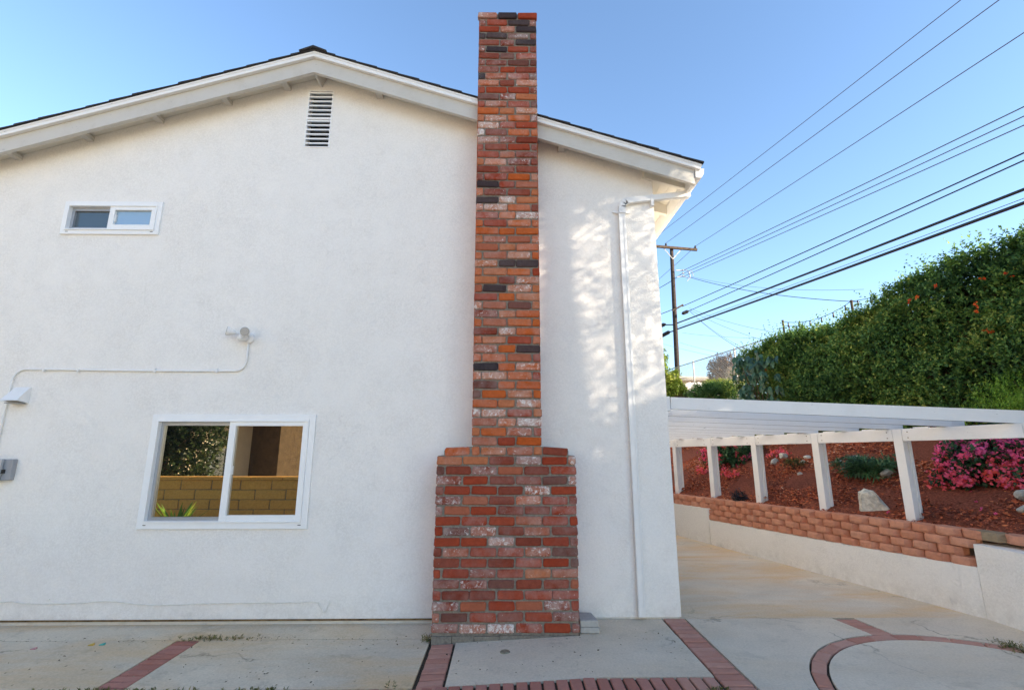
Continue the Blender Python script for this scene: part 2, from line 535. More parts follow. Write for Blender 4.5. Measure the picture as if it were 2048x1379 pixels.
def quads_mesh(name, V, tint, mats, mi=None):
    """V: (N,4,3) quads"""
    n = len(V)
    me = bpy.data.meshes.new(name)
    me.vertices.add(4 * n)
    me.vertices.foreach_set('co', V.reshape(-1).astype(np.float32))
    me.loops.add(4 * n)
    me.loops.foreach_set('vertex_index', np.arange(4 * n, dtype=np.int32))
    me.polygons.add(n)
    me.polygons.foreach_set('loop_start', np.arange(0, 4 * n, 4, dtype=np.int32))
    for m_ in mats:
        me.materials.append(m_)
    if mi is not None:
        me.polygons.foreach_set('material_index', mi.astype(np.int32))
    a = me.attributes.new('tint', 'FLOAT', 'FACE')
    a.data.foreach_set('value', tint.astype(np.float32))
    me.update(calc_edges=True)
    return me


def leaf_quads(P, D, N, L, W, fold=0.25):
    D = unit(D)
    Sd = unit(np.cross(D, N))
    N2 = np.cross(Sd, D)
    L, W = L[:, None], W[:, None]
    mid = P + D * L * 0.45
    V = np.stack([P, mid + Sd * W / 2 + N2 * W * fold, P + D * L - N2 * L * 0.12, mid - Sd * W / 2 + N2 * W * fold], 1)
    return V


def sprigs(Cn, Dn, k, slen, L, W, tint, spread=0.9, tvar=0.22):
    """k leaves along each sprig"""
    n = len(Cn)
    Dn = unit(Dn)
    out, tt = [], []
    for j in range(k):
        f = (j + 0.5) / k
        p = Cn + Dn * (slen[:, None] * f)
        q = rng.normal(size=(n, 3))
        q -= (q * Dn).sum(1, keepdims=True) * Dn
        q = unit(q)
        d = unit(Dn * (0.35 + 0.5 * f) + q * spread)
        nr = unit(np.array([0, 0, 1.0]) + rng.normal(size=(n, 3)) * 0.45 + Dn * 0.3)
        sc = rng.uniform(0.65, 1.2, n) * (1.1 - 0.4 * f)
        out.append(leaf_quads(p, d, nr, L * sc, W * sc))
        tt.append(np.clip(tint + rng.normal(size=n) * tvar * 0.5 + (f - 0.5) * 0.15, 0, 1))
    return np.concatenate(out), np.concatenate(tt)


def lump(p, f, seed=0.0):
    """cheap smooth 3-d noise in -1..1"""
    x, y, z = p[:, 0] * f + seed, p[:, 1] * f + seed * 1.7, p[:, 2] * f - seed
    return (np.sin(x * 1.7 + np.sin(y * 2.3 + z)) + np.sin(y * 1.9 + np.sin(z * 2.1 + x * 1.3)) + np.sin(z * 2.3 + np.sin(x * 1.8 - y))) / 3


def mound(center, rad, n, shell=0.45, seed=1.0, rough=0.22, lower=-0.35):
    """points and outward directions through the outer part of a lumpy ellipsoid"""
    d = unit(rng.normal(size=(n * 2, 3)))
    d = d[d[:, 2] > lower][:n]
    r = 1 + lump(d, 2.6, seed) * rough + lump(d, 6.0, seed + 3) * rough * 0.5
    t = 1 - rng.random(len(d)) ** 1.6 * shell
    p = np.array(center) + d * np.array(rad) * (r * t)[:, None]
    o = unit(d / np.array(rad) + np.array([0, 0, 0.5]) + rng.normal(size=d.shape) * 0.35)
    return p, o, t, d


def leaf_obj(name, V, T, mats, parent, kind=None, mi=None):
    org = np.array(WORLD[parent]) if parent is not None else np.array([V[:, :, 0].mean(), V[:, :, 1].mean(), V[:, :, 2].min()])
    o = put(name, quads_mesh(name, V - org, T, mats if isinstance(mats, list) else [mats], mi), parent, org)
    if kind: o['kind'] = kind
    return o


# ================================================================== GROUND
def gz(x, y=0):
    """patio surface: falls 6 cm towards the left of the chimney"""
    return -0.06 * min(1, max(0, (0.65 - x) / 1.25))


WALL_Y = 4.787
PW = np.array((4.432, 4.729))
NV = np.array((0.952, 0.305))          # behind the retaining wall
TV = np.array((-0.305, 0.952))         # along it, away from the camera


def ds(d, s, z=0.0):
    q = PW + NV * d + TV * s
    return (q[0], q[1], z)


def slope_z(d, s):
    z = 0.70 - 0.018 * s + 0.40 * max(d - 0.1, 0)
    return min(z, 2.62 + 0.01 * s)


gm = MB()
# one base sheet to the horizon with the dip of the patio in it
xs = [-600, -60, -12, -0.6, 0.65, 12, 60, 600]
ys = [-600, -60, -12, 5.2, 14, 60, 600]
for i in range(len(xs) - 1):
    for j in range(len(ys) - 1):
        f = lambda x: gz(x) - 0.034
        gm.face([(xs[i], ys[j], f(xs[i])), (xs[i + 1], ys[j], f(xs[i + 1])), (xs[i + 1], ys[j + 1], f(xs[i + 1])), (xs[i], ys[j + 1], f(xs[i]))])
tag(gm.build('ground', M['ground'], origin=(0, 0, 0)), kind='structure')

patio = empty('patio', (0, 3, 0), kind='structure')


def slab(poly, mat, dz=0.0, name='slab', parent=patio):
    m = MB()
    # subdivide along the dip so the slab follows it
    m.prism(poly, lambda x, y: gz(x) - 0.10, lambda x, y: gz(x) + dz)
    o = m.build(name, mat, parent)
    return o


def xsplit(x0, x1, y0, y1, mat, dz=0.0, name='slab', parent=patio):
    """a rectangular slab whose top bends with the dip"""
    cuts = [x0] + [c for c in (-0.6, 0.025, 0.65) if x0 < c < x1] + [x1]
    m = MB()
    f0 = lambda x, y: gz(x) - 0.10
    f1 = lambda x, y: gz(x) + dz
    poly = [(c, y0) for c in cuts] + [(c, y1) for c in cuts[::-1]]
    n = len(cuts)
    for i in range(n - 1):
        a, b = cuts[i], cuts[i + 1]
        m.face([(a, y0, f1(a, 0)), (b, y0, f1(b, 0)), (b, y1, f1(b, 0)), (a, y1, f1(a, 0))])
    for i in range(len(poly)):
        p, q = poly[i], poly[(i + 1) % len(poly)]
        m.face([(*p, f0(*p)), (*q, f0(*q)), (*q, f1(*q)), (*p, f1(*p))])
    return m.build(name, mat, parent)


CX, CY, RO, RI = 3.25, 3.145, 1.235, 1.125
BY = 3.655                               # far edge of the brick border
xsplit(-9.0, -2.782, BY + 0.004, 4.508, M['concrete_left'])
xsplit(-2.577, -0.632, BY + 0.006, 4.508, M['concrete_left'])
xsplit(-0.405, 1.445, BY + 0.004, 4.395, M['concrete'])
m = MB()
for a, b in ((-9.0, -0.635),):
    z0, z1 = -0.064, -0.036
    ya, yb = 4.516, WALL_Y + 0.02
    m.hexa([(a, ya, -.16), (b, ya, -.16), (b, yb, -.16), (a, yb, -.16), (a, ya, z0), (b, ya, z0 + .004), (b, yb, z1 + .004), (a, yb, z1)])
m.build('slab', M['concrete_left'], patio)
xsplit(0.64, 1.445, 4.403, WALL_Y - 0.004, M['concrete'], -0.003)
xsplit(-9.0, 1.445, 1.2, 3.445, M['concrete'])
xsplit(-14.0, 9.0, -2.0, 1.19, M['concrete'])


def arc(r, a0, a1, n):
    return [(CX + r * math.cos(R(a0 + (a1 - a0) * i / n)), CY + r * math.sin(R(a0 + (a1 - a0) * i / n))) for i in range(n + 1)]


ro = RO + 0.006
slab([(1.668, 1.2), (2.4, 1.2)] + arc(ro, 222, 96.8, 26) + [(3.022, 4.776), (1.668, 4.776)], M['concrete'])
slab([(3.226, 4.776)] + arc(ro, 88.5, 8, 18) + [(4.62, 3.4), (4.62, 4.0), (4.50, 4.4), (4.47, 4.776)], M['concrete'])
slab(arc(RI - 0.006, 0, 360, 60)[:-1], M['concrete'])
slab([(2.42, 1.2), (4.7, 1.2), (4.7, 3.38)] + arc(ro, 7, -137, 26), M['concrete'])

jb = MB()
for a, b in ((-9.0, -0.6), (-0.6, 0.65), (0.65, 4.5)):
    jb.face([(a, 1.2, gz(a) - .017), (b, 1.2, gz(b) - .017), (b, WALL_Y - .005, gz(b) - .017), (a, WALL_Y - .005, gz(a) - .017)])
jb.build('joint_bed', M['dirt'], patio)

# pavers: every brick its own piece
PAV = []
for k in range(6):
    m = MB()
    lx, ly = 0.192 / 2, 0.0745 / 2
    j = lambda s: random.uniform(-s, s)
    c = 0.006
    ring0 = [(-lx + j(.003), -ly + j(.002)), (lx + j(.003), -ly + j(.002)), (lx + j(.003), ly + j(.002)), (-lx + j(.003), ly + j(.002))]
    ringt = [(x * (1 - c / lx), y * (1 - c / ly)) for x, y in ring0]
    n = 4
    m.v = [(x, y, -0.05) for x, y in ring0] + [(x, y, -0.006) for x, y in ring0] + [(x, y, 0.0 + j(.001)) for x, y in ringt]
    for i in range(4):
        q = (i + 1) % 4
        m.f += [[i, q, 4 + q, 4 + i], [4 + i, 4 + q, 8 + q, 8 + i]]
    m.f.append([8, 9, 10, 11])
    PAV.append(m)
PAVM = [m.mesh('paver', M['paver']) for m in PAV]
PAVR = [m.mesh('paver', M['paver_red']) for m in PAV]


def paver(x, y, rz, red=False, scale=(1, 1)):
    me = random.choice(PAVR if red else PAVM)
    o = put('paver', me, patio, (x, y, gz(x) + random.uniform(-0.001, 0.003)))
    o.rotation_euler = (R(random.uniform(-.4, .4)), R(random.uniform(-.4, .4)) - (math.atan(0.048) if -0.6 < x < 0.65 else 0), rz + R(random.uniform(-1.2, 1.2)))
    o.scale = (scale[0], scale[1], 1)
    return o


for i in range(16):                                        # strip by the house corner
    paver(1.558, 4.742 - i * 0.0905, 0, False, (1.0, 1.0))
for i in range(10):                                        # left strip
    paver(-2.680, 4.462 - i * 0.0905, 0, True, (0.98, 1.0))
for i in range(9):                                         # strip below the chimney
    paver(-0.515, 4.345 - i * 0.0885, 0, False, (0.93, 0.98))
for i in range(34):                                        # border across the bottom
    x = 1.40 - i * 0.0915
    paver(x, BY - 0.103, PI / 2, x < 1.2, (1.0, 1.0))
for i in range(5):                                         # short strip to the ring
    t = (i + 0.5) / 5
    paver(3.124 + 0.066 * t, 4.742 - 0.37 * t, R(-1), False, (0.97, 0.9))
for i in range(35):                                        # the ring, bricks laid end to end
    a = 360 / 35 * i + 3
    rr = (RO + RI) / 2
    o = paver(CX + rr * math.cos(R(a)), CY + rr * math.sin(R(a)), R(a + 90), False, (1.05, 1.22))

# driveway
drive = empty('driveway', (2.5, 7, 0), kind='structure')
xj = lambda y: 4.432 - 0.33 * (y - 4.729)
slab([(1.2, 4.784), (xj(4.784) + 0.1, 4.784), (xj(6.98) + 0.1, 6.98), (1.2, 7.12)], M['driveway'], -0.002, parent=drive)
slab([(1.2, 7.132), (xj(6.99) + 0.1, 6.992), (xj(11) + 0.1, 11), (1.0, 14), (-3, 14), (-3, 9), (1.2, 9)], M['driveway'], -0.002, parent=drive)

# hillside behind the retaining wall
hm = MB()
SS = [-9, -6, -4, -2, -1, 0, 1, 2, 3, 4, 5, 6, 7, 8, 10, 13, 18, 30, 60, 200]
DD = [0.12, 0.5, 0.9, 1.4, 2.0, 2.6, 3.2, 4.0, 5.0, 8, 20, 80, 300]
gridv = {}
for s in SS:
    for d in DD:
        gridv[s, d] = len(hm.v)
        wob = 0.035 * math.sin(s * 2.7 + d * 3.1) + 0.02 * math.sin(s * 6.1 - d * 5.0) if 0.3 < d < 6 else 0
        hm.v.append((*ds(d, s)[:2], slope_z(d, s) + wob))
for i in range(len(SS) - 1):
    for j in range(len(DD) - 1):
        hm.f.append([gridv[SS[i], DD[j]], gridv[SS[i], DD[j + 1]], gridv[SS[i + 1], DD[j + 1]], gridv[SS[i + 1], DD[j]]])
        hm.m.append(0)
tag(hm.build('hillside', M['soil'], origin=(0, 0, 0), smooth=True), kind='structure')


def hill_z(d, s):
    wob = 0.035 * math.sin(s * 2.7 + d * 3.1) + 0.02 * math.sin(s * 6.1 - d * 5.0) if 0.3 < d < 6 else 0
    return slope_z(d, s) + wob


# ================================================================== HOUSE
house = empty('house', (-2.13, 9, 0), 'two storey white stucco house with shallow gable roof and tall brick chimney', 'house')
RX, RZ, SL = -2.135, 5.845, 0.322        # ridge and slope of the rake's top edge
XR, XL = 1.632, -5.9                     # wall corners
FY = 4.56                                # front of the rake board
roofz = lambda x: RZ - SL * abs(x - RX)
soff = lambda x: roofz(x) - 0.10

# front wall cut round its openings; side and rear walls
BIGW = (-3.40, -1.925, 0.85, 1.80)       # clear openings behind the frames
SMW = (-4.70, -3.765, 3.80, 4.10)
VENT = (-2.272, -1.985, 4.826, 5.567)
opens = [BIGW, SMW, VENT]
xsb = sorted(set([XL, RX, XR] + [o[0] for o in opens] + [o[1] for o in opens]))
wm = MB()
for i in range(len(xsb) - 1):
    a, b = xsb[i], xsb[i + 1]
    z0 = 0.012
    for o in sorted([o for o in opens if o[0] <= a + 1e-6 and o[1] >= b - 1e-6], key=lambda o: o[2]):
        wm.face([(a, WALL_Y, z0), (b, WALL_Y, z0), (b, WALL_Y, o[2]), (a, WALL_Y, o[2])])
        z0 = o[3]
    wm.face([(a, WALL_Y, z0), (b, WALL_Y, z0), (b, WALL_Y, soff(b) - 0.002), (a, WALL_Y, soff(a) - 0.002)])
for x0, x1, z0, z1 in opens:             # reveals
    Y0, Y1 = WALL_Y, WALL_Y + 0.13
    wm.face([(x0, Y0, z0), (x1, Y0, z0), (x1, Y1, z0), (x0, Y1, z0)])
    wm.face([(x0, Y1, z1), (x1, Y1, z1), (x1, Y0, z1), (x0, Y0, z1)])
    wm.face([(x0, Y1, z0), (x0, Y1, z1), (x0, Y0, z1), (x0, Y0, z0)])
    wm.face([(x1, Y0, z0), (x1, Y0, z1), (x1, Y1, z1), (x1, Y1, z0)])
for x, sgn in ((XR, 1), (XL, -1)):
    q = [(x, WALL_Y, 0.012), (x, 14, 0.012), (x, 14, soff(x)), (x, WALL_Y, soff(x))]
    wm.face(q if sgn > 0 else q[::-1])
wm.face([(XR, 14, 0), (XL, 14, 0), (XL, 14, soff(XL)), (RX, 14, soff(RX)), (XR, 14, soff(XR))])
wm.face([(XL, WALL_Y, 0.012), (XL, WALL_Y + .2, 0.012), (XR, WALL_Y + .2, 0.012), (XR, WALL_Y, 0.012)])
wm.build('wall', M['stucco'], house)

fm = MB()
fm.box(XL + 0.02, -0.64, WALL_Y + 0.012, WALL_Y + 0.2, -0.16, 0.010)
fm.box(0.64, XR - 0.012, WALL_Y + 0.010, WALL_Y + 0.2, -0.16, 0.010)
fm.build('foundation', M['footing'], house)
sm = MB()
sm.box(XL, -0.63, WALL_Y - 0.006, WALL_Y + 0.01, -0.003, 0.0115)
sm.build('weep_screed', M['rust'], house)

# roof deck with its shingles; rake boards, trim, lookouts, soffit
XE, XW = 2.085, -6.36
roof = MB()
for xa, xb in ((RX, XE), (RX, XW)):
    n = MB()
    pa = [(xa, FY - 0.045, roofz(xa)), (xb, FY - 0.045, roofz(xb)), (xb, 14.3, roofz(xb)), (xa, 14.3, roofz(xa))]
    pb = [(x, y, z - 0.022) for x, y, z in pa]
    if xb < xa:
        pa, pb = pa[::-1], pb[::-1]
    roof.hexa(pb + pa)
rf = roof.build('roof', M['trim_white'], house)
course = 0.235
for xb in (XE, XW):
    run = abs(xb - RX)
    ncs = int(run / course) + 1
    sg = 1 if xb > RX else -1
    for i in range(ncs):
        # each course overlaps the one below and ends a little unevenly past the rake
        x1 = xb + sg * 0.018 - sg * i * course
        x0 = x1 - sg * (course + 0.08)
        if (x0 - RX) * sg < 0:
            x0 = RX
        if (x1 - RX) * sg < 0.05:
            break
        yj = FY - 0.062 + random.uniform(-0.005, 0.005)
        t = 0.012 + random.uniform(0, 0.005)
        m = MB()
        za, zb = roofz(x0) + 0.003, roofz(x1) + 0.009
        x0_, x1_ = (x0, x1) if x0 < x1 else (x1, x0)
        z0_, z1_ = (za, zb) if x0 < x1 else (zb, za)
        m.hexa([(x0_, yj, z0_), (x1_, yj, z1_), (x1_, 14.35, z1_), (x0_, 14.35, z0_),
                (x0_, yj, z0_ + t * .5), (x1_, yj, z1_ + t), (x1_, 14.35, z1_ + t), (x0_, 14.35, z0_ + t * .5)] if sg > 0 else
               [(x0_, yj, z0_), (x1_, yj, z1_), (x1_, 14.35, z1_), (x0_, 14.35, z0_),
                (x0_, yj, z0_ + t), (x1_, yj, z1_ + t * .5), (x1_, 14.35, z1_ + t * .5), (x0_, 14.35, z0_ + t)])
        m.build('shingle', M['shingle'], rf)
m = MB()
m.hexa([(RX - .15, FY - .085, roofz(RX - .15) + .012), (RX, FY - .085, RZ + .016), (RX, 14.36, RZ + .016), (RX - .15, 14.36, roofz(RX - .15) + .012),
        (RX - .15, FY - .085, roofz(RX - .15) + .026), (RX, FY - .085, RZ + .040), (RX, 14.36, RZ + .040), (RX - .15, 14.36, roofz(RX - .15) + .026)])
m.hexa([(RX, FY - .085, RZ + .016), (RX + .15, FY - .085, roofz(RX + .15) + .012), (RX + .15, 14.36, roofz(RX + .15) + .012), (RX, 14.36, RZ + .016),
        (RX, FY - .085, RZ + .040), (RX + .15, FY - .085, roofz(RX + .15) + .026), (RX + .15, 14.36, roofz(RX + .15) + .026), (RX, 14.36, RZ + .040)])
m.build('ridge_cap', M['shingle'], rf)

CHL, CHR = -0.302, 0.332                 # chimney stack sides (the boards butt against it)


def rake(x0, x1, name, y0, y1, dz0, dz1, mat):
    m = MB()
    m.hexa([(x0, y0, roofz(x0) - dz1), (x1, y0, roofz(x1) - dz1), (x1, y1, roofz(x1) - dz1), (x0, y1, roofz(x0) - dz1),
            (x0, y0, roofz(x0) - dz0), (x1, y0, roofz(x1) - dz0), (x1, y1, roofz(x1) - dz0), (x0, y1, roofz(x0) - dz0)])
    return m.build(name, mat, house)


for x0, x1 in ((XW + .02, RX), (RX, CHL - 0.004), (CHR + 0.004, XE - .07)):
    rake(x0, x1, 'rake_board', FY, FY + 0.04, 0.0235, 0.232, M['trim'])
for x0, x1 in ((XW + .01, RX), (RX, CHL - 0.004), (CHR + 0.004, XE - .012)):
    rake(x0, x1, 'rake_trim', FY - 0.04, FY - 0.003, 0.0235, 0.062, M['trim_white'])
for x0, x1 in ((XW + .02, RX), (RX, XR)):     # soffit planking under the overhang
    rake(x0, x1, 'soffit', FY + 0.042, WALL_Y + 0.05, 0.0235, 0.10, M['soffit'])
for x in (-5.38, -4.64, -3.90, -3.165, -2.515, -1.45, 0.62):
    m = MB()
    zt = soff(x) - 0.002
    m.hexa([(x - .036, FY + .043, zt - .052), (x + .036, FY + .043, zt - .052), (x + .036, WALL_Y + .02, zt - .062), (x - .036, WALL_Y + .02, zt - .062),
            (x - .036, FY + .043, zt + .01), (x + .036, FY + .043, zt - .01), (x + .036, WALL_Y + .02, zt - .01), (x - .036, WALL_Y + .02, zt + .01)])
    m.build('lookout', M['trim'], house)
m = MB()                                       # ridge beam end, cut to a point
m.hexa([(RX - .012, FY + .043, RZ - .235), (RX + .012, FY + .043, RZ - .235), (RX + .012, WALL_Y + .02, RZ - .235), (RX - .012, WALL_Y + .02, RZ - .235),
        (RX - .05, FY + .043, RZ - .13), (RX + .05, FY + .043, RZ - .13), (RX + .05, WALL_Y + .02, RZ - .13), (RX - .05, WALL_Y + .02, RZ - .13)])
m.build('ridge_beam', M['trim'], house)

# right eave: rafter tails, boards above them, fascia
ez = lambda x: roofz(x) - 0.026
for k in range(16):
    y0 = WALL_Y - 0.03 + k * 0.60
    m = MB()
    m.hexa([(XR - .1, y0, ez(XR - .1) - .17), (1.985, y0, ez(1.985) - .15), (1.985, y0 + .045, ez(1.985) - .15), (XR - .1, y0 + .045, ez(XR - .1) - .17),
            (XR - .1, y0, ez(XR - .1) - .03), (1.985, y0, ez(1.985) - .03), (1.985, y0 + .045, ez(1.985) - .03), (XR - .1, y0 + .045, ez(XR - .1) - .03)])
    m.build('rafter_tail', M['soffit'], house)
for k in range(4):
    xa = XR - .02 + k * 0.095
    xb = xa + 0.092
    m = MB()
    m.hexa([(xa, FY + .043, ez(xa) - .028), (xb, FY + .043, ez(xb) - .028), (xb, 14.2, ez(xb) - .028), (xa, 14.2, ez(xa) - .028),
            (xa, FY + .043, ez(xa)), (xb, FY + .043, ez(xb)), (xb, 14.2, ez(xb)), (xa, 14.2, ez(xa))])
    m.build('soffit_board', M['soffit'], house)
m = MB()
m.box(1.987, 2.022, FY + 0.042, 14.2, 4.285, 4.452)
m.build('eave_fascia', M['trim_white'], house)
m = MB()                                       # the left eave (outside the picture)
m.box(XW, XW + .035, FY + 0.042, 14.2, 4.285, 4.45)
m.build('eave_fascia', M['trim_white'], house)

# gable vent: frame, mid rail and slats
x0, x1, z0, z1 = VENT
vent = put('gable_vent', None, house, ((x0 + x1) / 2, WALL_Y, z0))
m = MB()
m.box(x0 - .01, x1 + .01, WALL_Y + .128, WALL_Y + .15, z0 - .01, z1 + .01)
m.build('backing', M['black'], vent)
m = MB()
t = 0.014
for (a, b, c, d) in ((x0, x0 + t, z0, z1), (x1 - t, x1, z0, z1), (x0 + t, x1 - t, z0, z0 + t), (x0 + t, x1 - t, z1 - t, z1)):
    m.box(a, b, WALL_Y - .006, WALL_Y + .06, c, d)
zm = z0 + 0.372
m.box(x0 + t, x1 - t, WALL_Y - .006, WALL_Y + .06, zm - .012, zm + .012)
m.build('frame', M['trim_white'], vent)
for za, zb in ((z0 + t, zm - .012), (zm + .012, z1 - t)):
    st = (zb - za) / 6
    for i in range(1, 7):
        z = za + st * i
        m = MB()
        if i == 6: z -= 0.004
        m.hexa([(x0 + t, WALL_Y - .002, z - .024), (x1 - t, WALL_Y - .002, z - .024), (x1 - t, WALL_Y + .06, z + .004), (x0 + t, WALL_Y + .06, z + .004),
                (x0 + t, WALL_Y - .002, z - .006), (x1 - t, WALL_Y - .002, z - .006), (x1 - t, WALL_Y + .06, z + .012), (x0 + t, WALL_Y + .06, z + .012)])
        if i < 6 or True:
            m.build('slat', M['trim_white'], vent)


def ring(m, o, i, ya, yb):
    """rectangular frame between outer o and inner i (x0,x1,z0,z1), front ya, back yb"""
    m.box(o[0], i[0], ya, yb, o[2], o[3])
    m.box(i[1], o[1], ya, yb, o[2], o[3])
    m.box(i[0], i[1], ya, yb, o[2], i[2])
    m.box(i[0], i[1], ya, yb, i[3], o[3])


def shrink(r, a, b=None):
    b = a if b is None else b
    return (r[0] + a, r[1] - a, r[2] + b, r[3] - b)


def window(outer, flange, name_label, left_glass, right_glass, mid, split_w):
    x0, x1, z0, z1 = outer
    w = put('window', None, house, ((x0 + x1) / 2, WALL_Y, z0))
    w['label'] = name_label
    m = MB()
    o1 = shrink(outer, flange)
    ring(m, outer, o1, WALL_Y - .022, WALL_Y + .002)
    o2 = shrink(o1, 0.014)
    ring(m, o1, o2, WALL_Y - .034, WALL_Y + .05)
    m.build('frame', M['vinyl'], w, bevel=0.003)
    # fixed right sash stands forward
    r = (mid - split_w / 2, o2[1], o2[2], o2[3])
    m = MB()
    ri = (r[0] + split_w, r[1] - 0.045, r[2] + 0.05, r[3] - 0.04)
    ring(m, r, ri, WALL_Y - .024, WALL_Y + .03)
    m.build('sash', M['vinyl'], w, bevel=0.002)
    m = MB()
    m.box(ri[0] - .01, ri[1] + .01, WALL_Y + .004, WALL_Y + .012, ri[2] - .01, ri[3] + .01)
    m.build('pane', right_glass, w)
    # sliding left sash sits back in its track, screen rail in dull aluminium
    l = (o2[0], r[0], o2[2], o2[3])
    m = MB()
    li = (l[0] + 0.03, l[1], l[2] + 0.03, l[3] - 0.035)
    m.box(l[0], li[0], WALL_Y + .012, WALL_Y + .05, l[2], l[3])
    m.box(li[0], l[1], WALL_Y + .012, WALL_Y + .05, l[2], li[2])
    m.box(li[0], l[1], WALL_Y + .012, WALL_Y + .05, li[3], l[3])
    m.build('sliding_sash', M['alu'], w)
    m = MB()
    m.box(li[0] - .008, l[1] + .03, WALL_Y + .035, WALL_Y + .043, li[2] - .008, li[3] + .008)
    m.build('pane', left_glass, w)
    m = MB()                                    # weep slots
    for xx in (x0 + 0.06, x1 - 0.085):
        m.box(xx, xx + 0.028, WALL_Y - .0235, WALL_Y - .02, z0 + flange * .55, z0 + flange * .55 + 0.006)
    m.build('weep_slot', M['black'], w)
    m = MB()
    zl = (z0 + z1) / 2
    m.box(ri[0] - .002, ri[0] + .010, WALL_Y - .012, WALL_Y + .004, zl - .04, zl + .04)
    m.build('latch', M['metal_white'], w)
    return w


window((-3.463, -1.870, 0.790, 1.858), 0.058, 'large sliding window of the ground floor mirroring a tan block wall', M['glass'], M['glass'], -2.672, 0.062)
window((-4.753, -3.714, 3.760, 4.138), 0.045, 'small high window with a screened left pane and pale right pane', M['glass_screen'], M['glass_frost'], -4.235, 0.055)

# ------------------------------------------------------------------ chimney
CF = 4.403                                   # front face of the bricks
ROW = 0.0858
Z0 = 0.008
chim = put('chimney', None, house, (0.01, CF + .19, 0))
chim['label'] = 'reclaimed red brick chimney with wide base, stepped shoulders and slender stack'


def brick_mesh(w, h, seed):
    """rounded, slightly uneven brick: 8-point face, chamfer, body"""
    rd = random.Random(seed)
    j = lambda s: rd.uniform(-s, s)
    hw, hh = w / 2, h / 2
    c = 0.010
    out = [(-hw + c, -hh), (hw - c, -hh), (hw, -hh + c), (hw, hh - c), (hw - c, hh), (-hw + c, hh), (-hw, hh - c), (-hw, -hh + c)]
    out = [(x + j(.0048), z + j(.0038)) for x, z in out]
    inn = [(x * (1 - .008 / hw) + j(.0015), z * (1 - .008 / hh) + j(.0015)) for x, z in out]
    m = MB()
    d = 0.0
    m.v = [(x, d + j(.0025), z) for x, z in inn] + [(x, 0.008, z) for x, z in out] + [(x, 0.055, z) for x, z in out]
    m.f.append(list(range(8)))
    for i in range(8):
        q = (i + 1) % 8
        m.f += [[i, 8 + i, 8 + q, q], [8 + i, 16 + i, 16 + q, 8 + q]]
    return m


BR = {}


def brick(x0, x1, zc, mat, h=0.0715, proud=0.0, tilt=0.0, parent=None):
    w = round(x1 - x0, 3)
    key = (round(w / 0.005), mat, random.randrange(3))
    if key not in BR:
        BR[key] = brick_mesh(round(w / 0.005) * 0.005, h, hash(key[0]) * 7 + key[2]).mesh('brick', M[mat])
    o = put('brick', BR[key], parent or chim, ((x0 + x1) / 2, CF + random.uniform(-.004, .004) - proud, zc + random.uniform(-.0015, .0015)))
    o.rotation_euler = (R(random.uniform(-1.2, 1.2)), R(random.uniform(-.6, .6)) + tilt, R(random.uniform(-.8, .8)))
    return o


def pick(row, col):
    t = random.random()
    if row < 17:
        return 'b_red' if t < .38 else 'b_rust' if t < .72 else 'b_pale' if t < .84 else 'b_salmon' if t < .87 else 'b_brown' if t < .93 else 'b_rust'
    if row > 62:
        return 'b_red' if t < .28 else 'b_rust' if t < .66 else 'b_pale' if t < .78 else 'b_dark' if t < .86 else 'b_brown'
    if row > 46:
        return 'b_rust' if t < .3 else 'b_red' if t < .55 else 'b_salmon' if t < .7 else 'b_pale' if t < .85 else 'b_orange'
    return 'b_orange' if t < .42 else 'b_salmon' if t < .72 else 'b_pale' if t < .86 else 'b_red' if t < .95 else 'b_rust'


